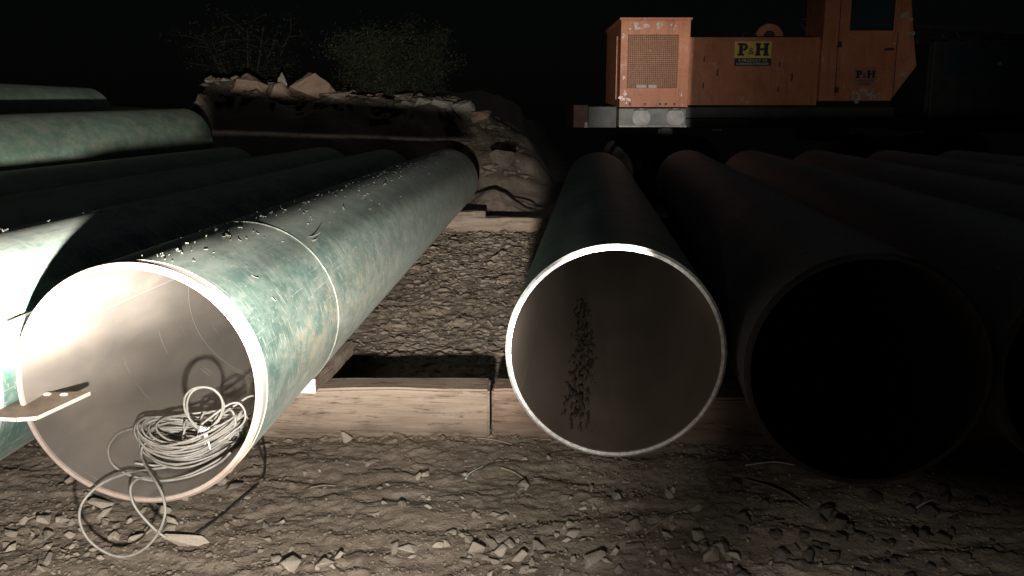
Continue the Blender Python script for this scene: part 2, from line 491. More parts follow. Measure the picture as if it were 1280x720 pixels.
# ================================================================ GROUND
def build_ground():
    def seg(a, b, st): return np.arange(a, b, st)
    xs = np.concatenate([-np.geomspace(400, 14, 16), seg(-13, -4, .35), seg(-4, -2.5, .06), seg(-2.5, 1.2, .0135), seg(1.2, 3.2, .022), seg(3.2, 9, .3), np.geomspace(9, 400, 18)])
    ys = np.concatenate([[-60, -20, -6, -2, 0, 1, 1.6], seg(1.9, 4.7, .0125), seg(4.7, 8, .02), seg(8, 16, .05), seg(16, 24, .16), np.geomspace(24, 600, 26)])
    X, Y = np.meshgrid(xs, ys)
    Z = gh(X, Y)
    nx, ny = len(xs), len(ys)
    V = np.stack([X.ravel(), Y.ravel(), Z.ravel()], 1)
    i = np.arange(ny - 1)[:, None] * nx + np.arange(nx - 1)[None]
    Fq = np.stack([i, i + 1, i + nx + 1, i + nx], -1).reshape(-1, 4)
    me = bpy.data.meshes.new('ground')
    me.vertices.add(len(V)); me.vertices.foreach_set('co', V.astype(np.float32).ravel())
    me.loops.add(Fq.size); me.loops.foreach_set('vertex_index', Fq.astype(np.int32).ravel())
    me.polygons.add(len(Fq)); me.polygons.foreach_set('loop_start', np.arange(0, Fq.size, 4, dtype=np.int32))
    me.polygons.foreach_set('use_smooth', np.ones(len(Fq), bool))
    me.update(calc_edges=True); me.validate()
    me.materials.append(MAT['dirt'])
    o = bpy.data.objects.new('ground', me); link(o)
    tag(o, 'bare brown churned dirt ground of the yard rising to a bank behind', 'ground', kind='structure')
build_ground()

# ================================================================ PIPES
R, T = .457, .024
def ring_shell(r, y0, y1, nseg=128, nlen=24, inward=False, wob=0.0, ys=None):
    ys = ys if ys is not None else [y0 + (y1 - y0) * i / nlen for i in range(nlen + 1)]
    V, Fc, UV = [], [], []
    for y in ys:
        for k in range(nseg):
            a = -PI / 2 + 2 * PI * k / nseg            # seam at the bottom
            rr = r + (wob * mnoise.noise(Vector((math.cos(a) * 1.5, math.sin(a) * 1.5, y * 1.2))) if wob else 0)
            V.append((rr * math.cos(a), y, rr * math.sin(a) + R))
    for i in range(len(ys) - 1):
        for k in range(nseg):
            l = (k + 1) % nseg
            q = [i * nseg + k, i * nseg + l, (i + 1) * nseg + l, (i + 1) * nseg + k]
            u0, u1 = 2 * PI * R * k / nseg, 2 * PI * R * (k + 1) / nseg
            w = [(u0, ys[i]), (u1, ys[i]), (u1, ys[i + 1]), (u0, ys[i + 1])]
            if inward: q, w = q[::-1], w[::-1]
            Fc.append(q); UV += w
    return V, Fc, UV

def end_ring(y, sgn, nseg=128):
    """bevelled annulus closing a pipe end; sgn -1 faces the camera"""
    prof = [(R, y - sgn * .012), (R - T * .45, y + 0.0), (R - T, y + 0.0), (R - T, y - sgn * .012)]
    V, Fc = [], []
    for k in range(nseg):
        a = -PI / 2 + 2 * PI * k / nseg
        for (r, yy) in prof:
            V.append((r * math.cos(a), yy, r * math.sin(a) + R))
    for k in range(nseg):
        l = (k + 1) % nseg
        for j in range(3):
            q = [k * 4 + j, k * 4 + j + 1, l * 4 + j + 1, l * 4 + j]
            Fc.append(q if sgn > 0 else q[::-1])
    return V, Fc

def make_pipe(label, near, yaw, pitch, L, coat, bore, end, cut=None, group='steel pipes laid side by side on timbers', cutlen=.07):
    """near = centre of the end facing the camera"""
    rot = Matrix.Rotation(-yaw, 4, 'Z') @ Matrix.Rotation(pitch, 4, 'X')
    base = Vector(near) - rot @ Vector((0, 0, R))
    t = thing('steel_pipe', label, 'pipe', base, rot.to_euler(), group)
    y0 = cutlen if cut else .012
    V, Fc, UV = ring_shell(R, y0, L - .012, wob=.0015)
    obj('coating', V, Fc, coat, t, True, UV)
    if cut:
        V, Fc, UV = ring_shell(R - .0025, .012, y0 + .004, nlen=2)
        obj('bare_end_band', V, Fc, cut, t, True, UV)
        V, Fc = [], []
        for k in range(128):                           # the small step where the coating stops
            a = -PI / 2 + 2 * PI * k / 128
            V += [(R * math.cos(a), y0, R * math.sin(a) + R), ((R - .0026) * math.cos(a), y0 - .001, (R - .0026) * math.sin(a) + R)]
        Fc = [(2 * k, 2 * ((k + 1) % 128), 2 * ((k + 1) % 128) + 1, 2 * k + 1) for k in range(128)]
        obj('coating_edge', V, Fc, coat, t, False)
    V, Fc, UV = ring_shell(R - T, .012, L - .012, inward=True)
    obj('inner_wall', V, Fc, bore, t, True, UV)
    for (yy, sg) in ((0, -1), (L, 1)):
        V, Fc = end_ring(yy, sg)
        obj('bevelled_end', V, Fc, end, t)
    t['len'] = L
    return t

def copy_tree(o, parent=None):
    c = o.copy(); COL.objects.link(c)
    if parent is not None: c.parent = parent
    for ch in o.children: copy_tree(ch, c)
    return c

def place_copy(src, label, near, yaw, pitch):
    c = copy_tree(src)
    rot = Matrix.Rotation(-yaw, 4, 'Z') @ Matrix.Rotation(pitch, 4, 'X')
    c.location = Vector(near) - rot @ Vector((0, 0, R)); c.rotation_euler = rot.to_euler()
    c['label'] = label
    return c

P_MAIN = ((-1.361, 3.064, .731), .037, -.003, 10.42)
P_MID = ((.427, 3.519, .729), .088, -.003, 8.96)
P_RIGHT = ((1.350, 3.215, .741), .127, -.005, 10.38)
main_pipe = make_pipe('green coated steel pipe with a coil of cable in its brightly lit mouth', *P_MAIN, MAT['coat_main'], MAT['bore_grey'], MAT['steel_pink'], MAT['cutback'])
mid_pipe = make_pipe('steel pipe with a bright white ground rim and brown rusty inside, alone between gaps', *P_MID, MAT['coat_mid'], MAT['bore_rust'], MAT['steel_bright'])
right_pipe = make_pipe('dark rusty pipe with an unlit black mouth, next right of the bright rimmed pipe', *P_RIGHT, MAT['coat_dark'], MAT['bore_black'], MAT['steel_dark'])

# left field
second = make_pipe('lit green pipe touching the cable pipe, with a sharp slanting shadow over it', (-2.30, 3.0, .731), .035, -.003, 10.42, MAT['coat_main'], MAT['bore_grey'], MAT['steel_pink'], MAT['cutback'])
LOW = 'steel pipes laid side by side on timbers'
far_green = make_pipe('shadowed green pipe just left of the pipe with the slanting shadow', (-3.27, 3.1, .733), .038, 0, 10.42, MAT['coat_far'], MAT['bore_grey'], MAT['steel_pink'])
place_copy(far_green, 'shadowed green pipe lying below and right of the nearer stacked pipe', (-4.72, 3.1, .735), .042, 0)
place_copy(far_green, 'shadowed green pipe lying hidden under the left side of the nearer stacked pipe', (-6.18, 3.1, .735), .042, 0)
place_copy(far_green, 'shadowed green pipe under the right side of the farther stacked pipe', (-7.12, 4.4, .86), .042, 0)
place_copy(far_green, 'shadowed green pipe under the left side of the farther stacked pipe', (-8.07, 4.4, .86), .042, 0)
place_copy(far_green, 'pale lit green pipe stacked on top of the dark row, rounded end in view', (-5.44, 3.15, 1.135), .042, .0165)
place_copy(far_green, 'farthest stacked green pipe, only a thin lit strip of its top showing', (-7.55, 4.6, 1.65), .042, 0)
# right field
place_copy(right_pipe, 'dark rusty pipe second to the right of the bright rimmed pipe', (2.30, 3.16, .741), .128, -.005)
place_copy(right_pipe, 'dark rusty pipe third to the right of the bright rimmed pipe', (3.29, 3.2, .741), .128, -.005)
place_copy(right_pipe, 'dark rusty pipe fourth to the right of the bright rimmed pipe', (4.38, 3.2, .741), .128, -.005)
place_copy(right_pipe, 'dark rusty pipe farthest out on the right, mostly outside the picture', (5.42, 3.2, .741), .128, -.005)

def to_local(pipe, p):
    bpy.context.view_layer.update()
    return pipe.matrix_world.inverted() @ Vector(p)

def pipe_hit(pipe, px, py, r, far=False):
    """where the sight line through (px, py) meets a cylinder of radius r about the pipe's axis (local coordinates)"""
    bpy.context.view_layer.update()
    Mi = pipe.matrix_world.inverted()
    o = Mi @ Vector((0, 0, CAMZ)); d = (Mi.to_3x3() @ ray(px, py))
    oz, ox = o.z - R, o.x
    A = d.x ** 2 + d.z ** 2; B = 2 * (ox * d.x + oz * d.z); C = ox ** 2 + oz ** 2 - r * r
    D = B * B - 4 * A * C
    if D < 0: return None
    t = (-B + math.sqrt(D)) / (2 * A) if far else (-B - math.sqrt(D)) / (2 * A)
    return o + d * t

# girth welds and peeling coating on the lit pipe
coat_obj = [c for c in main_pipe.children if c.name.startswith('coating') and 'edge' not in c.name][0]
def girth(parent, y, w=.012, h=.004):
    prof = [(R - .002, -w), (R + h * .7, -w * .5), (R + h, 0), (R + h * .7, w * .5), (R - .002, w)]
    V, Fc = [], []
    for k in range(128):
        a = 2 * PI * k / 128
        j = .0012 * mnoise.noise(Vector((a * 40, 0, 0)))
        for (r, yy) in prof: V.append(((r + j) * math.cos(a), y + yy + .004 * mnoise.noise(Vector((a * 20, 3, 0))), (r + j) * math.sin(a) + R))
    for k in range(128):
        l = (k + 1) % 128
        for j in range(4): Fc.append((k * 5 + j, l * 5 + j, l * 5 + j + 1, k * 5 + j + 1))
    o = obj('weld_ring', V, Fc, MAT['weld'], parent, True)
    return o
yw = pipe_hit(main_pipe, 408, 340, R).y
girth(main_pipe, yw); girth(main_pipe, 9.5, .02, .003)
girth(second, 1.75)
def inner_weld(parent, y, ang, L, m):
    r0, V, Fc = R - T, [], []
    prof = [(r0 + .001, -.010), (r0 - .0012, -.005), (r0 - .0016, 0), (r0 - .0012, .005), (r0 + .001, .010)]
    for k in range(128):
        a = 2 * PI * k / 128
        for (r, yy) in prof: V.append((r * math.cos(a), y + yy + .003 * mnoise.noise(Vector((a * 20, 3, y))), r * math.sin(a) + R))
    for k in range(128):
        l = (k + 1) % 128
        for j in range(4): Fc.append((k * 5 + j, k * 5 + j + 1, l * 5 + j + 1, l * 5 + j))
    obj('inner_weld_ring', V, Fc, m, parent, True)
    V, Fc = [], []
    for i in range(121):
        yy = .02 + (L - .04) * i / 120
        for j, dr in enumerate((-.001, .0025, .003, .0025, -.001)):
            a = ang + (j - 2) * .009 + .002 * mnoise.noise(Vector((yy * 5, 0, 0)))
            V.append(((r0 - dr) * math.cos(a), yy, (r0 - dr) * math.sin(a) + R))
    for i in range(120):
        for j in range(4): Fc.append((i * 5 + j, i * 5 + j + 1, i * 5 + j + 6, i * 5 + j + 5))
    obj('seam_weld', V, Fc, m, parent, True)
inner_weld(main_pipe, 1.55, math.radians(160), 10.42, MAT['bore_grey'])
inner_weld(mid_pipe, 1.9, math.radians(205), 8.96, MAT['bore_rust'])

def flake(mb, p, size, lift, turn, curl=1.0):
    """a curled chip of coating standing off the pipe at local point p"""
    n = Vector((p.x, 0, p.z - R)).normalized()
    ax = Vector((0, 1, 0)); ci = ax.cross(n)
    d = ax * math.cos(turn) + ci * math.sin(turn); s = n.cross(d)
    p0 = Vector((n.x * R, p.y, n.z * R + R))
    w = size * rnd.uniform(.25, 1.0)
    V = []
    for i in range(5):
        t = i / 4
        q = p0 + d * (size * (t - .35 * curl * t * t)) + n * (lift * t ** 1.4 + .0015)
        ww = w * (1 - .75 * t) * rnd.uniform(.8, 1.2)
        V += [q - s * ww * .5, q + s * ww * .5]
    V2 = [v + n * .0022 for v in V]
    Fc = []
    for i in range(4):
        a = 2 * i
        Fc += [(a, a + 1, a + 3, a + 2), (a + 10, a + 12, a + 13, a + 11), (a, a + 2, a + 12, a + 10), (a + 1, a + 11, a + 13, a + 3)]
    Fc += [(8, 9, 19, 18), (0, 10, 11, 1)]
    mb.add(V + V2, Fc)

mb = MB()
big = [(386, 296, .10, .10, 1.7), (390, 301, .06, .03, .6), (488, 226, .06, .03, 1.2), (480, 231, .05, .03, 2.6), (498, 223, .04, .02, .4), (430, 262, .05, .02, -1.0), (318, 346, .05, .014, 2.2), (340, 372, .06, .012, 2.0), (455, 245, .03, .02, 2.)]
for (px, py, s, l, tn) in [(a, b, c * .55, d * .55, e) for a, b, c, d, e in big]:
    h = pipe_hit(main_pipe, px, py, R)
    if h: flake(mb, h, s, l, tn)
for k in range(230):
    y = 9.8 * rnd.random() ** 1.3 + .1; a = math.radians(90 - rnd.gauss(12, 13))
    flake(mb, Vector((R * math.cos(a), y, R + R * math.sin(a))), rnd.uniform(.005, .024) * rnd.choice((.5, .7, 1, 1.5)), rnd.uniform(.001, .006), rnd.uniform(0, 6.3))
tag(mb.build('peeling_coating', MAT['flake'], main_pipe), kind='stuff')
mb = MB()
for k in range(40):
    y = rnd.uniform(.2, 5); a = math.radians(90 - rnd.gauss(2, 14))
    flake(mb, Vector((R * math.cos(a), y, R + R * math.sin(a))), rnd.uniform(.008, .024), rnd.uniform(.003, .009), rnd.uniform(0, 6.3))
tag(mb.build('peeling_coating', MAT['flake'], second), kind='stuff')

# crust of wet mud along the floor of the middle pipe
def mud():
    ri = R - T
    Na, Ny = 90, 260
    ys = np.linspace(.10, 5.2, Ny); aa = np.radians(np.linspace(-50, -2, Na))   # angle from straight down, towards the left
    A, Y = np.meshgrid(aa, ys)
    f = fbm(A * 22 + 3, Y * 8.5, 4, .62)
    m = np.exp(-((np.degrees(A) + 20 + 2 * np.sin(Y * 3)) / 10.5) ** 2) * sstep(.08, .3, Y) * (1 - sstep(2.4, 3.8, Y))
    h = np.clip(.036 * (f + .08) * m + .006 * m - .008, -.006, .03)
    rr = ri - h
    V = np.stack([(rr * np.sin(A)).ravel(), Y.ravel(), (R - rr * np.cos(A)).ravel()], 1)
    Fc = [(i * Na + j, i * Na + j + 1, (i + 1) * Na + j + 1, (i + 1) * Na + j) for i in range(Ny - 1) for j in range(Na - 1)
          if max(h[i, j], h[i, j + 1], h[i + 1, j], h[i + 1, j + 1]) > -.005]
    obj('mud_crust', V, Fc, MAT['mud'], mid_pipe, True)
mud()

# ================================================================ TIMBERS
def timber(label, a, b, w, h, z0, m, name='timber', group='timber bearers under the pipes', bev=.012, cat='timber'):
    a, b = Vector(a), Vector(b)
    L = (b - a).length; ang = math.atan2(b.y - a.y, b.x - a.x)
    bm = bmesh.new()
    bmesh.ops.create_cube(bm, size=1)
    bmesh.ops.scale(bm, vec=(L, w, h), verts=bm.verts)
    bmesh.ops.bevel(bm, geom=bm.edges[:], offset=bev, segments=2, affect='EDGES')
    ee = [e for e in bm.edges if abs((e.verts[0].co - e.verts[1].co).x) > L * .5]
    bmesh.ops.subdivide_edges(bm, edges=ee, cuts=max(4, int(L * 14)), use_grid_fill=True)
    for v in bm.verts:
        v.co += Vector((0, .011 * mnoise.noise(v.co * 5 + Vector((3 * L, 0, 0))), .014 * mnoise.noise(v.co * 4 + Vector((0, 9 * L, 0)))))
    V = [(v.co.x, v.co.y, v.co.z + h / 2) for v in bm.verts]; bm.verts.index_update()
    Fc = [[v.index for v in f.verts] for f in bm.faces]; bm.free()
    o = obj(name, V, Fc, m)
    o.location = ((a.x + b.x) / 2, (a.y + b.y) / 2, z0); o.rotation_euler = (0, 0, ang)
    return tag(o, label, cat, group)
HB = .285
timber('long pale weathered timber across the ground under the cable pipe', (-2.9, 4.62, 0), (-.118, 4.575, 0), .21, HB, -.018, MAT['wood_pale'])
timber('reddish timber butting the pale one, under the bright rimmed pipe', (-.098, 4.575, 0), (2.95, 4.27, 0), .21, HB, -.018, MAT['wood_red'])
timber('dark timber continuing right under the outer dark pipes', (2.98, 4.27, 0), (6.2, 3.95, 0), .21, HB, -.018, MAT['wood_red'])
timber('dark timber continuing left under the shadowed green pipes', (-8.9, 4.95, 0), (-2.93, 4.64, 0), .21, HB, -.018, MAT['wood_grey'])
timber('pale timber across the far end, between the cable pipe and the bright rimmed pipe', (-2.4, 12.35, 0), (1.2, 12.3, 0), .22, .24, .02, MAT['wood_pale'])
timber('dark timber across the far end under the right hand pipes', (1.23, 12.3, 0), (7.5, 11.6, 0), .22, .24, .02, MAT['wood_red'])
timber('dark timber across the far end under the shadowed green pipes', (-9, 12.6, 0), (-2.43, 12.35, 0), .22, .24, .02, MAT['wood_grey'])
tz = HB - .018
ck = timber('short wooden chock wedged beside the cable pipe, white square on its end', (-1.062, 4.40, 0), (-1.0, 5.15, 0), .085, .075, tz + .004, MAT['wood_pale'], 'wooden_chock', None, .006, 'chock')
wl = (Vector((-1.0, 5.15, 0)) - Vector((-1.062, 4.40, 0))).length
w = MB().box(-wl / 2 - .012, -wl / 2 - .003, -.040, .040, .002, .078, .002).build('white_square', MAT['white'], ck)
timber('thin wooden chock lying on the far timber against the cable pipe', at_y(560, 266, 12.3), at_y(607, 266, 12.3), .16, .09, .262, MAT['wood_pale'], 'wooden_chock', None, .008, 'chock')

# ================================================================ STEEL BRACKET
def bracket():
    t = thing('steel_bracket', 'rusty flat steel bracket with a chamfered corner jutting in front of the cable pipe', 'bracket', (-1.75, 2.93, .62))
    def loc(px, py, z): return at_z(px, py, z) - t.location
    zt = .655
    pts = [loc(113, 489, zt), loc(46, 520, zt), loc(20, 522, zt), loc(-60, 518, zt), loc(-60, 497, zt), loc(50, 490, zt)]
    pts = [Vector((p.x, p.y, 0.0)) for p in pts]
    z1 = zt - t.location.z; th = .017
    n = len(pts)
    V = [Vector((p.x, p.y, z1)) for p in pts] + [Vector((p.x, p.y, z1 - th)) for p in pts]
    Fc = [tuple(range(n))[::-1], tuple(range(n, 2 * n))] + [(i, (i + 1) % n, n + (i + 1) % n, n + i) for i in range(n)]
    mi = [0, 0] + [1, 1, 1, 0, 0, 1]
    bm = bmesh.new(); vs = [bm.verts.new(v) for v in V]
    for f, k in zip(Fc, mi):
        q = bm.faces.new([vs[i] for i in f]); q.material_index = k
    bmesh.ops.recalc_face_normals(bm, faces=bm.faces[:])
    bmesh.ops.bevel(bm, geom=bm.edges[:], offset=.0015, segments=1, affect='EDGES')
    me = bpy.data.meshes.new('plate'); bm.to_mesh(me); bm.free()
    me.materials.append(MAT['bracket']); me.materials.append(MAT['edge'])
    link(bpy.data.objects.new('plate', me), t)
    for (px, py) in ((59, 493.5), (80, 494)):
        c = loc(px, py, zt)
        h = MB()
        ring = [(c.x + .013 * math.cos(a), c.y + .010 * math.sin(a), z1 + .003) for a in [2 * PI * k / 16 for k in range(16)]]
        h.tube(ring, .003, 6, True).build('slot_rim', MAT['edge'], t, True)
    # two upright gussets standing on the plate
    for (px0, px1) in ((3, 8), (18, 27)):
        a, b = loc(px0, 500, zt), loc(px1, 500, zt)
        m2 = MB().box(a.x, b.x, a.y + .005, a.y + .20, z1 - .001, z1 + .30, .003)
        m2.build('gusset', MAT['cutback'], t)
    # short arm carrying the plate off to the left
    e = pts[3]
    MB().box(e.x - .9, e.x + .02, e.y + .0, e.y + .05, z1 - .07, z1 - th - .001, .004).build('carrying_arm', MAT['bracket'], t)
    MB().box(e.x - .95, e.x - .88, e.y - .02, e.y + .07, -t.location.z + .0, z1 - .02, .004).build('stand_post', MAT['bracket'], t)
    MB().box(e.x - 1.1, e.x - .73, e.y - .17, e.y + .22, -t.location.z - .02, -t.location.z + .01, .004).build('stand_foot', MAT['bracket'], t)
bracket()

# ================================================================ CABLE
RI = R - T
def inpipe(px, py, off=.007):
    h = pipe_hit(main_pipe, px, py, RI - off, far=True)
    return main_pipe.matrix_world @ h

def cable():
    c0 = inpipe(240, 560)
    t = thing('cable_coil', 'loose coil of grey cable lying in the pipe mouth with a loop hanging out', 'cable', c0)
    L = lambda p: Vector(p) - c0
    rr = random.Random(4)
    axis = (main_pipe.matrix_world @ Vector((0, .37, R)))     # on the pipe axis above the coil
    mb = MB()
    cx, cy = inpipe(241, 560).x + .012, 3.50
    def floor_z(x, y):
        ax = P_MAIN[0][0] + math.tan(.037) * (y - 3.064); dx = min(abs(x - ax), RI * .98)
        return .731 - math.sqrt(RI ** 2 - dx ** 2)
    pts = []
    NL = 22
    for k in range(NL):
        ra, rb = rr.uniform(.150, .215), rr.uniform(.13, .19)
        ox, oy, oz = rr.gauss(0, .012), rr.gauss(0, .015), .005 + .0046 * k + rr.uniform(-.003, .003)
        ph = rr.uniform(0, 6.3); tl = rr.gauss(.0, .09)
        for i in range(22):
            a = 2 * PI * i / 22 + ph * 0
            x = cx + ox + ra * math.cos(a) * (1 + .05 * math.sin(3 * a + ph)); y = cy + oy + rb * math.sin(a) * (1 + .06 * math.cos(2 * a + ph))
            z = max(floor_z(x, y) + .008, .300) + .010 * math.sin(2 * a + ph) * (k / NL) + oz + tl * (x - cx)
            z = max(z, floor_z(x, y) + .008)
            pts.append(L((x, y, z)))
    mb.tube(catmull(pts, 3), .0046, 7)
    # tangle of short turns flung up at the right of the coil
    for k in range(9):
        c = Vector((cx + rr.uniform(.02, .17), cy + rr.uniform(-.06, .10), 0)); c.z = max(floor_z(c.x, c.y), .30) + rr.uniform(.075, .13)
        e1 = Vector((1, rr.gauss(0, .5), rr.gauss(.25, .35))).normalized(); e2 = e1.orthogonal(); e2 = Matrix.Rotation(rr.uniform(-.9, .9), 3, e1) @ e2
        a1, a2 = rr.uniform(.06, .11), rr.uniform(.025, .055); lp = []
        for i in range(14):
            a = 2 * PI * i / 14
            q_ = c + e1 * a1 * math.cos(a) + e2 * a2 * math.sin(a) + Vector((0, 0, .01 * math.sin(3 * a)))
            ax_ = P_MAIN[0][0] + math.tan(.037) * (q_.y - 3.064)
            if (q_.x - ax_) > .33: q_.x = ax_ + .33
            q_.z = max(q_.z, floor_z(q_.x, q_.y) + .010)
            lp.append(L(q_))
        mb.tube(catmull(lp, 3, True), .0046, 7, True)
    # standing loop above the knot
    q = [(256, 538), (243, 530), (232, 515), (231, 498), (240, 487), (256, 484), (270, 489), (278, 502), (276, 519), (266, 532), (256, 539)]
    mb.tube(catmull([L(at_y(x, y, 3.42 + .015 * math.sin(i))) for i, (x, y) in enumerate(q)], 6), .0046, 7)
    q = [(254, 540), (240, 529), (234, 512), (236, 496), (246, 486), (262, 485), (274, 494), (280, 508), (273, 526), (258, 538)]
    mb.tube(catmull([L(at_y(x, y, 3.435 + .01 * math.cos(i))) for i, (x, y) in enumerate(q)], 6), .0046, 7)
    # loop lying to the left inside the mouth
    q = [(205, 538), (175, 535), (150, 541), (137, 556), (136, 570), (143, 583), (165, 595), (198, 601), (236, 596), (272, 580), (288, 566)]
    mb.tube(catmull([L(inpipe(x, y, .010 + .012 * (i in (0, 10)))) for i, (x, y) in enumerate(q)], 8), .0048, 8)
    q = [(168, 579), (200, 582), (235, 575), (262, 568), (285, 556)]
    mb.tube(catmull([L(inpipe(x, y, .016)) for x, y in q], 8), .0048, 8)
    # the big loop hanging out over the rim
    q = [(262, 572, 0), (220, 582, 0), (180, 588, 0), (158, 592, 3.12), (128, 604, 3.02), (106, 624, 2.97), (99, 645, 2.955), (106, 668, 2.95), (124, 686, 2.95), (150, 696, 2.95), (176, 689, 2.95), (196, 669, 2.955),
         (206, 644, 2.965), (204, 622, 2.99), (195, 603, 3.05), (184, 586, 3.2), (177, 570, 3.32), (180, 556, 3.36), (196, 548, 3.4)]
    mb.tube(catmull([L(inpipe(x, y, .02) if Y == 0 else at_y(x, y, Y)) for x, y, Y in q], 8), .0050, 8)
    # the smaller loop crossing behind it
    q = [(282, 570, 0), (240, 592, 0), (204, 601, 0), (180, 597, 3.10), (166, 604, 3.03), (163, 616, 3.0), (168, 632, 2.985), (180, 648, 2.98), (196, 664, 2.975), (208, 672, 2.975)]
    mb.tube(catmull([L(inpipe(x, y, .012) if Y == 0 else at_y(x, y, Y)) for x, y, Y in q], 8), .0048, 8)
    mb.build('cable', MAT['cable'], t, True)
    kb = MB()
    k0 = L(at_y(255, 538, 3.40))
    bm = bmesh.new(); bmesh.ops.create_icosphere(bm, subdivisions=2, radius=.017); bmesh.ops.translate(bm, vec=k0, verts=bm.verts); kb.bm(bm)
    kb.tube([L(at_y(250, 533, 3.385)), L(at_y(255, 536, 3.375)), L(at_y(258, 543, 3.38)), L(at_y(263, 562, 3.35))], [.005, .007, .006, .003], 7)
    kb.tube([L(at_y(262, 534, 3.385)), L(at_y(256, 540, 3.375)), L(at_y(257, 555, 3.37))], [.003, .006, .003], 7)
    kb.build('tie', MAT['tie'], t, True)
cable()

q = [(322, 546, .30), (325, 562, .22), (331, 580, .12), (328, 598, .05), (312, 614, .0), (285, 637, .0), (262, 655, .0), (244, 668, .0)]
pp = []
for (x, y, h) in q:
    z = h
    if h == 0 or h == .05:
        p = at_z(x, y, 0.0); z = ghs(p.x, p.y) + .008
    pp.append(at_z(x, y, z))
hz = thing('black_cable', 'thin black cable dropping from beside the cable pipe onto the dirt', 'cable', pp[-1])
MB().tube([p - pp[-1] for p in catmull(pp, 8)], .0055, 7).build('black_cable_run', MAT['black_rubber'], hz, True)

# ================================================================ STONES
def hull(seed, n=16, sx=1, sy=1, sz=.7, chip=.25, bev=.05):
    r = random.Random(seed)
    bm = bmesh.new()
    for k in range(n):
        v = Vector((r.gauss(0, 1), r.gauss(0, 1), r.gauss(0, 1))).normalized() * r.uniform(1 - chip, 1)
        bm.verts.new((v.x * sx, v.y * sy, v.z * sz))
    g = bmesh.ops.convex_hull(bm, input=bm.verts)
    bmesh.ops.delete(bm, geom=[x for x in g['geom_interior'] if isinstance(x, bmesh.types.BMVert)], context='VERTS')
    if bev: bmesh.ops.bevel(bm, geom=bm.edges[:], offset=bev, segments=1, affect='EDGES')
    bm.verts.index_update()
    V = [v.co.copy() for v in bm.verts]; Fc = [[v.index for v in f.verts] for f in bm.faces]
    bm.free()
    return V, Fc

def hull_mesh(name, seed, m, n=16, sx=1, sy=1, sz=.7, chip=.25):
    V, Fc = hull(seed, n, sx, sy, sz, chip)
    me = bpy.data.meshes.new(name); me.from_pydata([tuple(v) for v in V], [], Fc); me.materials.append(m); me.update()
    return me
SM = [hull_mesh('stone', 100 + k, MAT['stone'], 8 + k % 4, rnd.uniform(.8, 1.15), rnd.uniform(.55, 1.0), rnd.uniform(.4, .7), .4) for k in range(14)]
SMP = [hull_mesh('stone', 200 + k, MAT['stone_pale'], 8 + k % 4, 1.05, .75, .5, .4) for k in range(6)]
SMD = [hull_mesh('stone', 300 + k, MAT['stone_dark'], 11 + k % 5, 1.0, .8, .65) for k in range(8)]

def stone(px, py, wpx, label, group=None, meshes=SM, flat=1.0, rz=None, name='stone', cat='stone'):
    p = at_z(px, py, 0.0)
    z = ghs(p.x, p.y)
    p = at_z(px, py, z); z = ghs(p.x, p.y)
    d = p.y * CP + (CAMZ - z) * SP
    r = wpx * d / F / 2
    o = bpy.data.objects.new(name, rnd.choice(meshes))
    o.location = (p.x, p.y, z + r * .34 * flat); o.scale = (r, r * rnd.uniform(.8, 1.15), r * flat)
    o.rotation_euler = (rnd.gauss(0, .22), rnd.gauss(0, .22), rnd.uniform(0, 6.3) if rz is None else rz)
    link(o)
    return tag(o, label, cat, group)

stone(430, 551, 34, 'pale blocky stone resting against the foot of the pale timber', meshes=SMP, flat=1.05)
stone(230, 684, 74, 'long flat pale stone slab lying right of the hanging cable loop', meshes=SMP, flat=.75, rz=.12).scale.y *= .42
stone(276, 606, 34, 'rounded stone just right below the rim of the cable pipe', flat=1.0)
stone(128, 634, 44, 'flat stone slab under the rim, left inside the hanging cable loop', meshes=SMP, flat=.6)
stone(890, 704, 38, 'upright pale wedge stone at the bottom, below the bright rimmed pipe', meshes=SMP, flat=1.5)
stone(648, 704, 40, 'large pale stone at the bottom middle, biggest of the rubble patch there', meshes=SMP, flat=1.1)
stone(362, 712, 44, 'large pale lumpy stone at the bottom, left of the rubble patch', meshes=SMP, flat=.9)
stone(405, 713, 40, 'large pale stone right beside the lumpy one at the bottom edge', meshes=SMP, flat=.9)
stone(352, 656, 20, 'small pale stone alone on the smooth dirt below the pale timber', meshes=SMP)
stone(655, 612, 24, 'squarish stone in the dirt just left below the bright rim', flat=1.1)
stone(836, 622, 26, 'squarish brown stone below the bright rimmed pipe, apart from the rubble', flat=1.0)
G1 = 'broken stones strewn on the dirt in front of the pipes'
LB1 = 'small broken grey-brown stone in the rubble strewn before the pipes'
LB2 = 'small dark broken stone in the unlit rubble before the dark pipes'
cl = [(640, 688, 60, 18, 34, 12, 30), (395, 700, 55, 12, 18, 10, 24), (130, 655, 75, 28, 46, 8, 24), (60, 690, 60, 22, 26, 10, 26), (515, 625, 45, 20, 16, 8, 20),
      (760, 640, 70, 34, 26, 8, 22), (850, 690, 55, 18, 24, 12, 28), (580, 600, 140, 30, 22, 6, 14), (700, 704, 70, 10, 14, 12, 28), (290, 640, 60, 30, 14, 7, 16)]
for (cx, cy, sx, sy, n, a, b) in cl:
    for k in range(n):
        px, py = rnd.gauss(cx, sx), min(rnd.gauss(cy, sy), 722)
        if py < 566 or px < -20: continue
        stone(px, py, rnd.uniform(a, b) * rnd.choice((.8, 1, 1.15, 1.3)), LB1, G1, rnd.choice((SM, SM, SMP)), rnd.uniform(.75, 1.2))
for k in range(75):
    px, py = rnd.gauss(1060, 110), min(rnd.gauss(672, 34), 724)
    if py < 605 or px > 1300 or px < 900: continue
    stone(px, py, rnd.uniform(9, 32), LB2, G1, SMD, rnd.uniform(.75, 1.2))

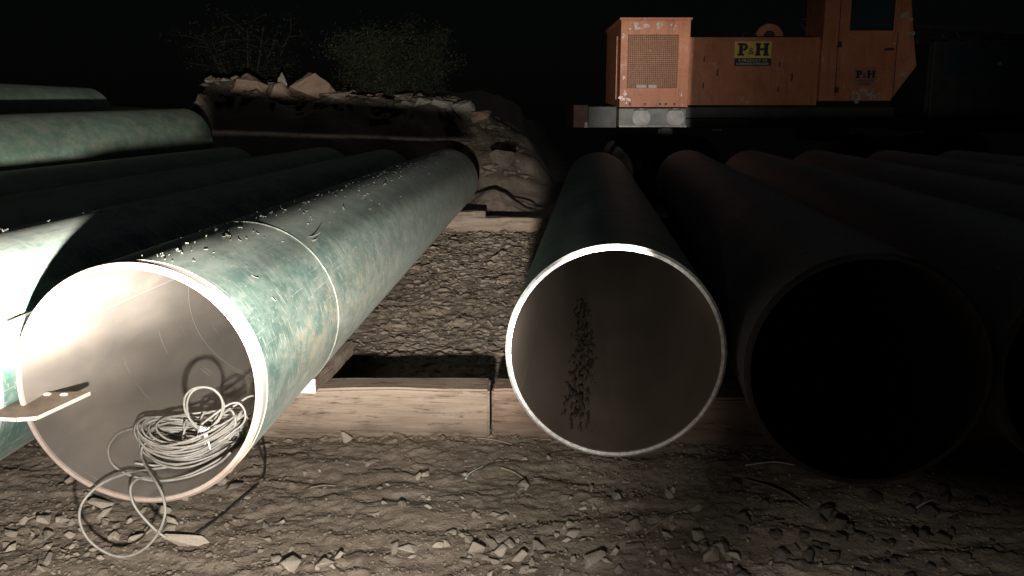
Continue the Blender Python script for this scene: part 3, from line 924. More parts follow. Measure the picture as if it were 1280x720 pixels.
# fine gravel: one mass
gb = MB()
gq = []
GP = [hull(400 + k, 9, 1, .85, .65)[0:2] for k in range(8)]
for k in range(11000):
    if k % 4:
        px, py = rnd.uniform(-30, 1300), rnd.uniform(556, 726)
        p = at_z(px, py, 0)
    else:
        p = Vector((rnd.uniform(-1.4, .7), rnd.uniform(4.75, 12), 0))
    dn = float(perlin(np.array([p.x * 1.7 + 5]), np.array([p.y * 1.7]))[0])
    if dn < -.05 and rnd.random() < .8: continue
    gq.append(p)
_g = np.array([(p.x, p.y) for p in gq])
for p, z in zip(gq, gh(_g[:, 0], _g[:, 1])):
    z = float(z); r = rnd.uniform(.0025, .0085) * (1.0 if p.y < 4.6 else 1.9) * rnd.choice((.6, .8, 1, 1.3, 1.9))
    V, Fc = rnd.choice(GP)
    Mx = Matrix.Translation((p.x, p.y, z + r * .3)) @ Matrix.Rotation(rnd.uniform(0, 6.3), 4, 'Z') @ Matrix.Rotation(rnd.gauss(0, .4), 4, 'X') @ Matrix.Diagonal((r, r, r, 1))
    gb.add([Mx @ v for v in V], Fc)
tag(gb.build('gravel', m_basic('gravel', (.17, .135, .10), (.30, .25, .20), 9, .85, 0, .3, .003, .2)), 'fine gravel and crumbs of stone spread over the dirt', 'gravel', kind='stuff')

# crumbled clods of the same earth, uncountable
cb = MB()
clods = []
def clod_at(x, y, r, sq=.6): clods.append((x, y, r, sq))
def put_clod(x, y, z, r, sq):
    V, Fc = rnd.choice(GP)
    Mx = Matrix.Translation((x, y, z + r * .12)) @ Matrix.Rotation(rnd.uniform(0, 6.3), 4, 'Z') @ Matrix.Rotation(rnd.gauss(0, .35), 4, 'X') @ Matrix.Diagonal((r * rnd.uniform(.8, 1.5), r, r * sq * rnd.uniform(.7, 1.2), 1))
    cb.add([Mx @ v for v in V], Fc)
for k in range(5200):
    y = 4.85 + 7.4 * rnd.random(); x = rnd.uniform(-1.2, .55)
    if float(perlin(np.array([x * 2.2 + 5]), np.array([y * 1.4]))[0]) < rnd.uniform(-.5, .1): continue
    clod_at(x, y, rnd.choice((.012, .018, .018, .026, .036, .05)) * rnd.uniform(.7, 1.2) * (1 + .06 * (y - 5)))
for k in range(3800):
    p = at_z(rnd.uniform(-20, 1290), 548 + 175 * rnd.random() ** 1.1, 0)
    if float(perlin(np.array([p.x * 2.6 + 15]), np.array([p.y * 2.6]))[0]) < rnd.uniform(-.25, .3): continue
    clod_at(p.x, p.y, rnd.choice((.006, .008, .010, .014, .02)) * rnd.uniform(.7, 1.2), .55)
for k in range(520):
    x = rnd.uniform(-1.4, 2.3); yy = 4.575 - .105 - .1 * max(x + .1, 0) - abs(rnd.gauss(0, .05)); clod_at(x, yy, rnd.choice((.008, .012, .016, .024, .034)) * rnd.uniform(.7, 1.2), .7)
for k in range(420):
    x = rnd.uniform(-6.6, .3); clod_at(x, rnd.uniform(17.6, 20.5) - .3 * (x > -1), rnd.choice((.06, .1, .14, .2)) * rnd.uniform(.6, 1.2), .8)
_c = np.array(clods)
for (x, y, r, sq), z in zip(clods, gh(_c[:, 0], _c[:, 1])): put_clod(x, y, float(z), r, sq)
tag(cb.build('dirt_clods', MAT['dirt']), 'crumbled clods of brown earth lying all over the dirt', 'clods', kind='stuff')

# sticks and scraps
def stick(px0, py0, px1, py1, r, m, label, cat, name, bend=.01, group=None):
    a, b = at_z(px0, py0, 0), at_z(px1, py1, 0)
    a.z = ghs(a.x, a.y) + r * 1.2; b.z = ghs(b.x, b.y) + r * 1.2
    c = (a + b) / 2 + Vector((bend, bend, .006))
    c.z = max(c.z, ghs(c.x, c.y) + r)
    pts = catmull([a - a, c - a, b - a], 7)
    o = MB().tube(pts, [r * (1 - .45 * i / len(pts)) for i in range(len(pts))], 7).build(name, m, None, True)
    o.location = a
    return tag(o, label, cat, group)
stick(582, 600, 604, 584, .004, MAT['scrap'], 'pale bent twig on the dirt left of the bright rimmed pipe', 'twig', 'twig', -.02)
stick(626, 590, 656, 599, .006, MAT['twig'], 'straight tan stick on the dirt below the timber joint', 'stick', 'stick', .004)
stick(596, 548, 640, 556, .006, MAT['twig'], 'thin tan stick lying at the foot of the timber joint', 'stick', 'stick', .0)
stick(932, 585, 994, 583, .0045, MAT['scrap'], 'long shiny pale strip of scrap below the dark mouthed pipe', 'scrap', 'scrap_strip', .02)
stick(928, 572, 936, 580, .003, MAT['scrap'], 'short shiny pale sliver beside the long scrap strip', 'scrap', 'scrap_strip', .0)
stick(1144, 632, 1168, 623, .005, MAT['scrap'], 'short pale peg on the dark dirt below the outer dark pipe', 'scrap', 'scrap_strip', .0)
stick(806, 668, 858, 638, .004, MAT['twig'], 'bent dry twig among the stones below the bright rimmed pipe', 'twig', 'twig', .02)
stick(388, 613, 420, 607, .004, MAT['twig'], 'short pale twig on the smooth dirt before the pale timber', 'twig', 'twig', .004)
stick(20, 655, 56, 642, .006, MAT['twig'], 'flat pale splinter of wood in the rubble at the left edge', 'stick', 'stick', .0)
stick(930, 600, 1010, 640, .006, MAT['wood_red'], 'dark reddish stick in the dirt before the dark mouthed pipe', 'stick', 'stick', .02)

# ================================================================ ROCKS ON THE BANK
def boulder(px, py, wpx, hpx, Y, m, label, seed, n=18, dep=.8):
    """py is the foot of the rock in the photograph"""
    p = at_y(px, py, Y)
    d = Y * CP + (CAMZ - p.z) * SP
    w, h = wpx * d / F / 2, hpx * d / F / 2
    V, Fc = hull(seed, n, 1, 1, 1, .38, 0)
    bm = bmesh.new(); vs = [bm.verts.new(v) for v in V]
    for f in Fc:
        try: bm.faces.new([vs[i] for i in f])
        except ValueError: pass
    bmesh.ops.triangulate(bm, faces=bm.faces[:])
    bmesh.ops.subdivide_edges(bm, edges=bm.edges[:], cuts=2, use_grid_fill=True)
    for v in bm.verts:
        v.co += v.co.normalized() * (.10 * mnoise.noise(v.co * 2.2 + Vector((seed, 0, 0))) + .05 * mnoise.noise(v.co * 6))
    bm.verts.index_update()
    V = [(v.co.x * w, v.co.y * w * dep, v.co.z * h) for v in bm.verts]; Fc = [[v.index for v in f.verts] for f in bm.faces]; bm.free()
    o = obj('rock', V, Fc, m)
    o.location = (p.x, p.y, p.z + h * .8)
    return tag(o, label, 'rock', 'rocks heaped along the crest of the bank')
pk, gk = MAT['rock_pink'], MAT['rock_grey']
boulder(262, 106, 18, 14, 19.0, gk, 'small dim rock at the left end of the row on the bank', 1)
boulder(282, 110, 18, 16, 19.0, gk, 'small rock beside the leftmost one on the bank', 2)
boulder(312, 124, 52, 38, 18.6, pk, 'broad rounded brown rock on the bank, left of the big pointed one', 3)
boulder(345, 128, 46, 32, 18.3, pk, 'low brown rock between the rounded one and the big pointed one', 4)
boulder(353, 112, 14, 24, 18.6, gk, 'thin upright shard of rock left of the big pointed rock', 5)
boulder(388, 131, 76, 46, 18.5, pk, 'largest pinkish rock with a flat pointed top on the bank', 16, 14)
boulder(362, 134, 40, 16, 18.1, pk, 'low flat rock lying in front of the big pointed rock', 21)
boulder(414, 134, 34, 20, 18.2, gk, 'small brown rock at the right foot of the big pointed rock', 22)
boulder(437, 137, 40, 22, 18.5, gk, 'pale grey rounded rock standing out right of the largest rock', 7)
boulder(468, 138, 44, 15, 18.5, pk, 'flat reddish slab right of the pale grey rock', 8)
boulder(492, 139, 30, 14, 18.5, gk, 'small flat rock right of the reddish slab', 9)
boulder(511, 141, 32, 20, 18.4, gk, 'pale small rock in front of the green bush', 10)
boulder(530, 144, 38, 28, 18.3, gk, 'knobbly brown rock below the right half of the bush', 11)
boulder(554, 147, 42, 32, 18.2, gk, 'tall dark brown rock below the right edge of the bush', 12)
boulder(578, 151, 42, 32, 18.0, gk, 'dim angular rock right of the bush', 13)
boulder(602, 156, 40, 24, 17.6, pk, 'dim rock where the bank begins to drop', 14)
boulder(628, 208, 40, 26, 14.6, MAT['dirt'], 'big clod of earth behind the far end of the cable pipe', 17)

# ================================================================ BUSHES
def bush(px, py, wpx, hpx, Y, m, label, seed, nleaf=5200, stems=9, name='bush'):
    r = random.Random(seed)
    p = at_y(px, py, Y); d = Y * CP
    z0 = min(p.z, ghs(p.x, Y)) - .05
    w, h = wpx * d / F / 2, hpx * d / F
    t = thing(name, label, 'bush', (p.x, Y, z0))
    up = p.z - z0
    sb, tips = MB(), []
    for k in range(stems):
        a = 2 * PI * k / stems + r.uniform(-.3, .3); ln = r.uniform(.55, .95)
        end = Vector((math.cos(a) * w * .85 * ln, math.sin(a) * w * .6 * ln, up + h * r.uniform(.5, .92)))
        midp = end * .5 + Vector((0, 0, -.08 * h))
        pts = catmull([Vector((r.gauss(0, .06), r.gauss(0, .06), -.1)), midp, end], 6)
        sb.tube(pts, [.045 * (1 - .8 * i / len(pts)) for i in range(len(pts))], 6)
        for j in range(7):
            s = pts[r.randint(5, len(pts) - 1)]
            e = s + Vector((r.gauss(0, .28) * w, r.gauss(0, .25) * w, r.uniform(-.05, .34) * h))
            e.z = max(e.z, up + .08 * h)
            sb.tube([s, (s + e) / 2 + Vector((0, 0, .04)), e], [.014, .010, .004], 5)
            tips.append((s, e))
    sb.build('stems', MAT['bark'], t, True)
    V, Fc = [], []
    for k in range(nleaf):
        s, e = r.choice(tips)
        u = r.random() ** .6
        c = s.lerp(e, u) + Vector((r.gauss(0, .095) * w, r.gauss(0, .095) * w, r.gauss(0, .075) * h))
        ln = r.uniform(.05, .11); wd = ln * .3
        dr = Vector((r.gauss(0, 1), r.gauss(0, 1), r.gauss(.2, 1))).normalized(); sd = dr.orthogonal().normalized()
        sd = Matrix.Rotation(r.uniform(0, 6.3), 3, dr) @ sd
        i = len(V)
        V += [c - dr * ln * .5, c + sd * wd * .5, c + dr * ln * .5, c - sd * wd * .5]
        Fc.append((i, i + 1, i + 2, i + 3))
    obj('crown', V, Fc, m, t)
    return t
bush(497, 128, 158, 82, 21.5, MAT['leaf'], 'rounded olive green bush behind the rocks on the bank', 3, 30000, 18)
bush(308, 100, 160, 70, 23.0, MAT['leaf_dark'], 'dim spreading bush left of the green one, behind the largest rocks', 5, 9000, 12)

# ================================================================ CRANE
def crane():
    Y0 = 17.0
    O = Vector((4.6, Y0 + 1.3, ghs(4.6, Y0 + 1.3)))
    t = thing('truck_crane', 'orange truck crane parked side on behind the far pipe ends', 'crane', O)
    def X(px, Y=Y0): return at_y(px, 100, Y).x - O.x
    def Zz(py, Y=Y0): return at_y(640, py, Y).z - O.z
    yf = Y0 - O.y                                           # plane of the housing face (local)
    og, ir = MAT['orange'], MAT['iron']
    # ---- engine housing
    x0, x1, z0, z1 = X(775), X(861), Zz(134), Zz(25)
    hs = MB()
    gx0, gx1, gz0, gz1 = X(784), X(847), Zz(110), Zz(43)
    # face built as four pieces round the grille opening
    hs.box(x0, gx0, yf, yf + .06, z0, z1, .008).box(gx1, x1, yf, yf + .06, z0, z1, .008)
    hs.box(gx0 - .004, gx1 + .004, yf + .003, yf + .06, gz1, z1 - .002, .006).box(gx0 - .004, gx1 + .004, yf + .003, yf + .06, z0 + .002, gz0, .006)
    hs.box(x0 + .003, x0 + .06, yf + .055, yf + 2.55, z0 + .002, z1 - .003, .006)         # left side
    hs.box(x1 - .06, x1 - .003, yf + .055, yf + 2.55, z0 + .002, z1 - .003, .006)
    hs.box(x0 + .06, x1 - .06, yf + 2.5, yf + 2.55, z0 + .002, z1 - .004, .004)
    b = hs.build('engine_housing', og, t)
    MB().box(x0 - .03, x1 + .03, yf - .03, yf + 2.58, z1 - .001, z1 + .045, .012).build('housing_roof', og, t)
    MB().box(gx0 - .02, gx1 + .02, yf + .12, yf + .16, gz0 - .02, gz1 + .02).build('radiator', MAT['tankgreen'], t)
    g = MB()
    n = 26
    for k in range(n + 1):
        xx = gx0 + (gx1 - gx0) * k / n
        g.box(xx - .005, xx + .005, yf + .030, yf + .040, gz0, gz1)
    m_ = int(n * (gz1 - gz0) / (gx1 - gx0))
    for k in range(m_ + 1):
        zz = gz0 + (gz1 - gz0) * k / m_
        g.box(gx0, gx1, yf + .021, yf + .0295, zz - .005, zz + .005)
    g.build('radiator_grille', m_basic('brown_grille', (.34, .125, .05), (.46, .19, .085), 6, .5, .1, .1, .001), t)
    # reflective patches taped under the grille and along the top
    tp = MB().box(X(796), X(808), yf - .006, yf - .001, Zz(110), Zz(106)).box(X(811), X(821), yf - .006, yf - .001, Zz(110), Zz(106))
    tp.build('pale_tape', MAT['palepaint'], t)
    tp = MB()
    for px in (788, 807, 826, 833, 844): tp.disc(((X(px)), Zz(130)), .022, yf - .012, yf + .004, 12)
    tp.build('housing_bolts', ir, t)
    # left side door panel with hinges
    MB().box(x0 - .022, x0 - .001, yf + .5, yf + 2.2, z0 + .15, z1 - .25, .006).build('side_door', og, t)
    MB().box(x1 - .16, x1 - .145, yf - .012, yf - .001, z0 + .06, z1 - .05, .002).build('corner_seam', og, t)
    # ---- low machinery body between housing and cab
    yb = yf + .16
    bx0, bx1, bz0, bz1 = x1 + .005, X(1026), Zz(131.5), Zz(45.5)
    bd = MB().box(bx0, bx1, yb, yb + 2.2, bz0, bz1, .012)
    bd.build('machinery_body', og, t)
    pnl = MB()
    for px in (905, 1001): pnl.box(X(px) - .008, X(px) + .008, yb - .010, yb - .001, bz0 + .05, bz1 - .06, .002)
    pnl.box(bx0 + .05, bx1 - .02, yb - .010, yb - .001, bz1 - .05, bz1 - .035, .002)
    pnl.build('panel_seam', og, t)
    rv = MB()
    for k in range(34):
        xx = bx0 + .10 + (bx1 - bx0 - .2) * k / 33
        for zz in (bz0 + .035, bz1 - .075): rv.disc((xx, zz), .011, yb - .008, yb + .002, 8)
    for k in range(12):
        zz = bz0 + .1 + (bz1 - bz0 - .25) * k / 11
        for px in (908, 998): rv.disc((X(px), zz), .011, yb - .008, yb + .002, 8)
    tag(rv.build('panel_rivets', og, t), kind='stuff')
    for (px0, px1, p0, p1) in ((880, 902, 118, 62), (975, 996, 122, 70)):
        dd = MB().box(X(px0), X(px1), yb - .014, yb - .001, Zz(p0), Zz(p1), .005).build('access_door', og, t)
        MB().box(X(px1) - .07, X(px1) - .04, yb - .035, yb - .0145, (Zz(p0) + Zz(p1)) / 2 - .07, (Zz(p0) + Zz(p1)) / 2 + .07, .006).build('latch', ir, dd)
        hg = MB()
        for f_ in (.2, .8): hg.box(X(px0) + .005, X(px0) + .03, yb - .026, yb - .0145, Zz(p0) + (Zz(p1) - Zz(p0)) * f_ - .05, Zz(p0) + (Zz(p1) - Zz(p0)) * f_ + .05, .004)
        hg.build('hinge', ir, dd)
    MB().tube(catmull([Vector((X(930), yb + .25, bz1)), Vector((X(936), yb + .25, bz1 + .10)), Vector((X(948), yb + .3, bz1 + .06)), Vector((X(955), yb + .4, bz1 - .02))], 8), .022, 8).build('hose', MAT['black_rubber'], t, True)
    # hoist drum flange looking over the body
    dx, dz = X(971), Zz(44)
    fl = MB()
    bm = bmesh.new()
    N_ = 28; ro, ri = .27, .12
    prof = [(dx + ro * math.cos(PI * k / N_), dz + ro * math.sin(PI * k / N_)) for k in range(N_ + 1)]
    inn = [(dx + ri * math.cos(PI * (N_ - k) / N_), dz + .02 + ri * math.sin(PI * (N_ - k) / N_)) for k in range(N_ + 1)]
    fl.prism(prof + inn, yb + .5, yb + .56)
    fl.build('hoist_flange', og, t)
    MB().disc((dx, dz), .13, yb + .56, yb + 1.5, 24).build('hoist_drum', ir, t)
    # ---- operator's cab: outline with the slanted nose
    zc0 = Zz(126)
    poly = [(X(1026), zc0), (X(1115), zc0), (X(1121), Zz(117)), (X(1145), Zz(82)), (X(1138), Zz(45)), (X(1131), Zz(-4)), (X(1124), Zz(-60)), (X(1026), Zz(-60))]
    yc = yf + .02
    wx0, wx1, wz0, wz1 = X(1058), X(1112), Zz(38), Zz(-40)
    # side skin as pieces round the window
    cab = MB()
    cab.prism([(X(1026), zc0), (X(1115), zc0), (X(1121), Zz(117)), (X(1145), Zz(82)), (X(1138), Zz(45)), (X(1137), Zz(38)), (X(1026), Zz(38))], yc, yc + .05, .006)
    cab.box(X(1026), wx0, yc + .002, yc + .05, wz0 - .002, wz1 + .002)
    cab.prism([(wx1, wz0 - .002), (X(1137), wz0 - .002), (X(1131), Zz(-4)), (X(1126), wz1 + .002), (wx1, wz1 + .002)], yc + .002, yc + .05)
    cab.prism([(X(1026), wz1), (X(1126), wz1), (X(1124), Zz(-60)), (X(1026), Zz(-60))], yc, yc + .05, .006)
    # far skin, floor, back, roof
    cab.prism(poly, yc + 1.0, yc + 1.05, .006)
    cab.box(X(1026) + .002, X(1026) + .05, yc + .05, yc + 1.0, zc0 + .003, Zz(-60) - .003)
    cab.box(X(1026) + .05, X(1115), yc + .05, yc + 1.0, zc0 + .003, zc0 + .05)
    cab.build('operator_cab', og, t)
    MB().box(X(1022), X(1130), yc - .04, yc + 1.09, Zz(-60), Zz(-60) + .06, .015).build('cab_roof', og, t)
    nose = MB()
    def strip(a, c, th=.02):
        nose.add([(a[0], yc + .05, a[1]), (c[0], yc + .05, c[1]), (c[0], yc + 1.0, c[1]), (a[0], yc + 1.0, a[1]),
                  (a[0] - th, yc + .05, a[1]), (c[0] - th, yc + .05, c[1]), (c[0] - th, yc + 1.0, c[1]), (a[0] - th, yc + 1.0, a[1])],
                 [(0, 1, 2, 3), (4, 7, 6, 5), (0, 4, 5, 1), (1, 5, 6, 2), (2, 6, 7, 3), (3, 7, 4, 0)])
    strip(poly[2], poly[3]); strip(poly[3], poly[4])
    nose.build('cab_nose', og, t)
    fw = MB()
    a, c = poly[4], poly[6]
    fw.add([(a[0] - .01, yc + .06, a[1]), (c[0] - .01, yc + .06, c[1]), (c[0] - .01, yc + .99, c[1]), (a[0] - .01, yc + .99, a[1]),
            (a[0] - .02, yc + .06, a[1]), (c[0] - .02, yc + .06, c[1]), (c[0] - .02, yc + .99, c[1]), (a[0] - .02, yc + .99, a[1])],
           [(0, 1, 2, 3), (4, 7, 6, 5), (0, 4, 5, 1), (1, 5, 6, 2), (2, 6, 7, 3), (3, 7, 4, 0)])
    fw.build('windscreen', MAT['glass'], t)
    win = MB().box(wx0 + .03, wx1 - .03, yc + .022, yc + .030, wz0 + .03, wz1 - .03, .002)
    fr = MB()
    for (a0, a1, c0, c1) in ((wx0, wx1, wz0, wz0 + .05), (wx0, wx1, wz1 - .05, wz1), (wx0 + .001, wx0 + .05, wz0 + .048, wz1 - .048), (wx1 - .05, wx1 - .001, wz0 + .048, wz1 - .048)):
        fr.box(a0, a1, yc - .008, yc + .046, c0, c1, .004)
    fo = fr.build('cab_window_frame', MAT['blackpaint'], t)
    win.build('pane', MAT['glass'], fo)
    dr = MB()
    dz0, dz1 = zc0 + .09, Zz(-48)
    for xx in (X(1045), X(1118)): dr.box(xx - .007, xx + .007, yc - .009, yc - .001, dz0, dz1 if xx < X(1100) else Zz(40), .002)
    do = dr.build('cab_door_edge', MAT['iron'], t)
    MB().box(X(1103), X(1114), yc - .035, yc - .004, Zz(63), Zz(60), .006).build('door_handle', ir, do)
    for py in (55, 112): MB().box(X(1044), X(1049), yc - .03, yc - .002, Zz(py + 4), Zz(py - 3), .005).build('door_hinge', ir, do)
    # bare, dented metal patches along the foot of the door and the nose edge
    wr = MB()
    rr = random.Random(3)
    def scab(px, py, s_, n_, yy):
        for q in range(n_):
            ss = s_ * rr.uniform(.12, .55)
            ox, oz = rr.gauss(0, s_ * .55), rr.gauss(0, s_ * .45)
            m9 = rr.randint(7, 11); e1 = rr.uniform(.5, 1.3)
            a = [(X(px) + ox + ss * rr.uniform(.45, 1) * math.cos(2 * PI * k / m9) * e1, Zz(py) + oz + ss * rr.uniform(.45, 1) * math.sin(2 * PI * k / m9)) for k in range(m9)]
            d_ = rr.uniform(.001, .004)
            wr.prism(a, yy - d_ - .001, yy - d_)
    for (px, py, s_, n_) in [(1065, 121, .10, 8), (1079, 116, .13, 12), (1090, 119, .13, 12), (1101, 121, .09, 8), (1053, 108, .05, 4), (1122, 106, .06, 5), (1131, 92, .09, 9), (1133, 42, .08, 8), (1138, 62, .03, 3), (1116, 55, .05, 4), (1125, 20, .12, 8)]:
        scab(px, py, s_, n_, yc)
    for (px, py, s_, n_) in [(795, 33, .09, 9), (806, 32, .06, 8), (822, 32, .07, 8), (838, 33, .06, 5), (780, 97, .05, 9), (781, 124, .08, 14), (779, 115, .06, 9), (852, 120, .05, 6), (812, 63, .03, 4), (856, 60, .04, 4), (779, 45, .05, 6)]:  # glints on the housing painted as pale patches, mixed with scuffs
        scab(px, py, s_, n_, yf)
    tag(wr.build('bare_metal_glint_patch', MAT['scuff_glint'], t), kind='stuff')
    # ---- signs
    def letters(mb, x, z, h, y, kind):
        w = h * .92; st = h * .30; sl = h * .16; d0, d1 = y - .006, y
        if kind == 'P':
            mb.prism([(x, z), (x + w * .62, z), (x + w * .62, z + sl), (x + w * .48, z + sl), (x + w * .48, z + h - .01), (x + w * .14, z + h - .01), (x + w * .14, z + sl), (x, z + sl)], d0, d1)
            mb.box(x, x + w * .5, d0 + .001, d1, z + h - sl, z + h)
            cx_, cz_, ro, ri = x + w * .50, z + h * .69, h * .31, h * .12
            n = 16
            pr = [(cx_ + ro * math.cos(-PI / 2 + PI * k / n) * 1.25, cz_ + ro * math.sin(-PI / 2 + PI * k / n)) for k in range(n + 1)]
            pi = [(cx_ + ri * math.cos(PI / 2 - PI * k / n) * 1.1, cz_ + ri * math.sin(PI / 2 - PI * k / n)) for k in range(n + 1)]
            mb.prism(pr + pi, d0 + .0005, d1)
        else:
            w = h * 1.12
            for xx in (x, x + w * .58):
                mb.box(xx + w * .07, xx + w * .35, d0, d1, z, z + h)
                mb.box(xx, xx + w * .42, d0 + .001, d1, z, z + sl); mb.box(xx, xx + w * .42, d0 + .001, d1, z + h - sl, z + h)
            mb.box(x + w * .3, x + w * .7, d0 + .002, d1, z + h * .42, z + h * .60)
    def text(s, name, x, z, h, y, m, parent, width=None):
        cu = bpy.data.curves.new(name, 'FONT'); cu.body = s; cu.size = h * 1.4; cu.align_x = 'CENTER'; cu.extrude = .0015
        o = bpy.data.objects.new(name, cu); COL.objects.link(o)
        dg = bpy.context.evaluated_depsgraph_get()
        me = bpy.data.meshes.new_from_object(o.evaluated_get(dg))
        bpy.data.objects.remove(o)
        xs = [v.co.x for v in me.vertices]
        k = width / (max(xs) - min(xs)) if width else 1
        for v in me.vertices: v.co = Vector((x + v.co.x * k, y - v.co.z, z + v.co.y))
        me.materials.append(m); me.name = name
        return link(bpy.data.objects.new(name, me), parent)
    sx0, sx1, s0, s1, sm = X(919), X(965), Zz(82), Zz(51), Zz(72.2)
    sg = MB().box(sx0, sx1, yb - .022, yb - .002, s0, s1, .004).build('maker_sign', MAT['yellow'], t)
    MB().box(sx0 + .001, sx1 - .001, yb - .027, yb - .0225, s0 + .001, sm).build('sign_base_band', MAT['blackpaint'], sg)
    lt = MB(); hL = Zz(53.5) - Zz(69.5)
    letters(lt, sx0 + .05, sm + .045, hL, yb - .0225, 'P')
    lt.build('sign_lettering', MAT['blackpaint'], sg); lt = MB()
    letters(lt, sx1 - .05 - hL * 1.12, sm + .045, hL, yb - .0225, 'H')
    lt.build('sign_lettering', MAT['blackpaint'], sg)
    text('&', 'sign_ampersand', (sx0 + sx1) / 2 - .035, sm + .07, hL * .55, yb - .025, MAT['blackpaint'], sg)
    hh = (sm - s0)
    text('A PRODUCT OF', 'sign_small_lettering', (sx0 + sx1) / 2, s0 + hh * .56, hh * .30, yb - .030, MAT['ivory'], sg, (sx1 - sx0) * .80)
    text('HARNISCHFEGER', 'sign_small_lettering', (sx0 + sx1) / 2, s0 + hh * .14, hh * .30, yb - .030, MAT['ivory'], sg, (sx1 - sx0) * .88)
    cx0, cx1, c0, c1 = X(1067), X(1096), Zz(108), Zz(84.5)
    cs = MB().box(cx0, cx1, yc - .014, yc - .002, c0, c1, .003).build('door_sign', m_basic('faded_red_sign', (.30, .13, .10), (.38, .18, .14), 12, .5, 0, .05, .001), t)
    lt = MB(); hL = Zz(88) - Zz(97.5)
    letters(lt, cx0 + .035, Zz(97.5), hL, yc - .0145, 'P'); lt.build('sign_lettering', MAT['blackpaint'], cs); lt = MB(); letters(lt, cx1 - .035 - hL * 1.12, Zz(97.5), hL, yc - .0145, 'H')
    lt.build('sign_lettering', MAT['blackpaint'], cs)
    text('&', 'sign_ampersand', (cx0 + cx1) / 2 - .022, Zz(97), hL * .6, yc - .016, MAT['blackpaint'], cs)
    text('A PRODUCT OF', 'sign_small_lettering', (cx0 + cx1) / 2, Zz(102), .04, yc - .016, MAT['blackpaint'], cs, (cx1 - cx0) * .75)
    text('HARNISCHFEGER', 'sign_small_lettering', (cx0 + cx1) / 2, Zz(106), .04, yc - .016, MAT['blackpaint'], cs, (cx1 - cx0) * .5)
    # ---- turntable, carrier
    MB().disc(((X(960)), 0), 1.05, 0, .16, 48).V
    tt = MB()
    n = 48
    ctr = (X(960), yf + 1.3)
    V = [(ctr[0] + 1.0 * math.cos(2 * PI * k / n), ctr[1] + 1.0 * math.sin(2 * PI * k / n), zz) for zz in (Zz(146), Zz(133)) for k in range(n)]
    tt.add(V, [(k, (k + 1) % n, n + (k + 1) % n, n + k) for k in range(n)] + [tuple(range(n))[::-1], tuple(range(n, 2 * n))])
    tt.build('turntable', ir, t)
    # rear deck block under the housing, pale, with two round lamps
    dk = MB().box(X(775), X(860), yf + .03, yf + 2.4, Zz(158), Zz(135.5), .012).build('rear_deck', MAT['greypaint'], t)
    for px in (803, 846):
        MB().disc((X(px), Zz(147)), .17, yf + .001, yf + .035, 28).build('round_lamp', MAT['palepaint'], t)
        MB().box(X(px) - .14, X(px) + .10, yf + .0, yf + .034, Zz(138.2), Zz(136.6), .003).build('deck_slot', MAT['blackpaint'], t)
    MB().box(X(775), X(860), yf - .02, yf + .03, Zz(159), Zz(156.5), .004).build('deck_lip', MAT['palepaint'], t)
    MB().box(X(738), X(774.5), yf + .35, yf + 2.3, Zz(160), Zz(133), .012).build('tail_block', m_basic('sooty_grey_paint', (.035, .038, .036), (.09, .09, .082), 5, .55, 0, .3, .003), t)
    ob = MB().box(X(719), X(737.5), yf + .32, yf + 2.5, Zz(160), Zz(131), .01).build('tail_outrigger', m_basic('rust_brown_paint', (.07, .028, .02), (.13, .06, .045), 6, .6, 0, .3, .003), t)
    MB().box(X(733), X(737), yf + .27, yf + .33, Zz(160), Zz(153), .004).build('reflector', MAT['palepaint'], ob)
    MB().box(X(861), X(1330), yf + .35, yf + 2.25, Zz(160), Zz(148.5), .015).build('chassis', ir, t)
    MB().box(X(861), X(1128), yf + .22, yf + 2.3, Zz(148), Zz(133.5), .015).build('deck_skirt', MAT['iron'], t)
    def wheel(x, y):
        w = MB().lathe([(.30, 0), (.50, -.02), (.54, .04), (.54, .24), (.50, .30), (.30, .28)], 40, (x, y, .54))
        o = w.build('wheel', MAT['black_rubber'], t); smooth_by_angle(o)
        rm = MB().lathe([(.02, .10), (.16, .06), (.19, .10), (.29, .05), (.305, .02), (.305, .26), (.02, .26)], 28, (x, y, .54))
        smooth_by_angle(rm.build('rim', MAT['greypaint'], o))
    for px in (800, 872, 1130, 1210):
        for y in (yf + .25, yf + 2.0): wheel(X(px), y)
    for px in (835, 1060):
        bb = MB().box(X(px) - .14, X(px) + .14, yf + .1, yf + 2.5, Zz(178), Zz(161), .01).build('outrigger_beam', ir, t)
        MB().box(X(px) - .09, X(px) + .09, yf + .02, yf + .2, .05, Zz(160), .01).box(X(px) - .2, X(px) + .2, yf - .1, yf + .3, 0, .05, .01).build('outrigger_jack', ir, bb)
    MB().box(X(896), X(908), yf + .19, yf + .24, Zz(164), Zz(161.5), .003).build('step_plate', MAT['palepaint'], t)
    # carrier's driver cab, low and dark, at the right
    cp = MB()
    cz0, cz1 = Zz(165), Zz(48)
    cp.prism([(X(1178), cz0), (X(1345), cz0), (X(1345), Zz(110)), (X(1318), Zz(96)), (X(1292), cz1), (X(1178), cz1 - .02)], yf + .45, yf + 2.2, .02)
    cpo = cp.build('driver_cab', ir, t)
    MB().box(X(1196), X(1284), yf + .435, yf + .447, Zz(95), Zz(58), .004).build('side_window', MAT['glass'], cpo)
    MB().box(X(1172), X(1177), yf + .45, yf + .5, Zz(140), Zz(50), .004).build('grab_rail', ir, t)
    fd = MB()
    pr = [(X(1208) + .75 * math.cos(PI * k / 16), .50 + .75 * math.sin(PI * k / 16)) for k in range(17)]
    inn = [(X(1208) + .62 * math.cos(PI * (16 - k) / 16), .50 + .62 * math.sin(PI * (16 - k) / 16)) for k in range(17)]
    fd.prism(pr + inn, yf + .12, yf + .62).build('mudguard', MAT['wood_red'], t)
    MB().disc((X(1262), Zz(78)), .035, yf + .40, yf + .445, 16).build('marker_lamp', MAT['palepaint'], t)
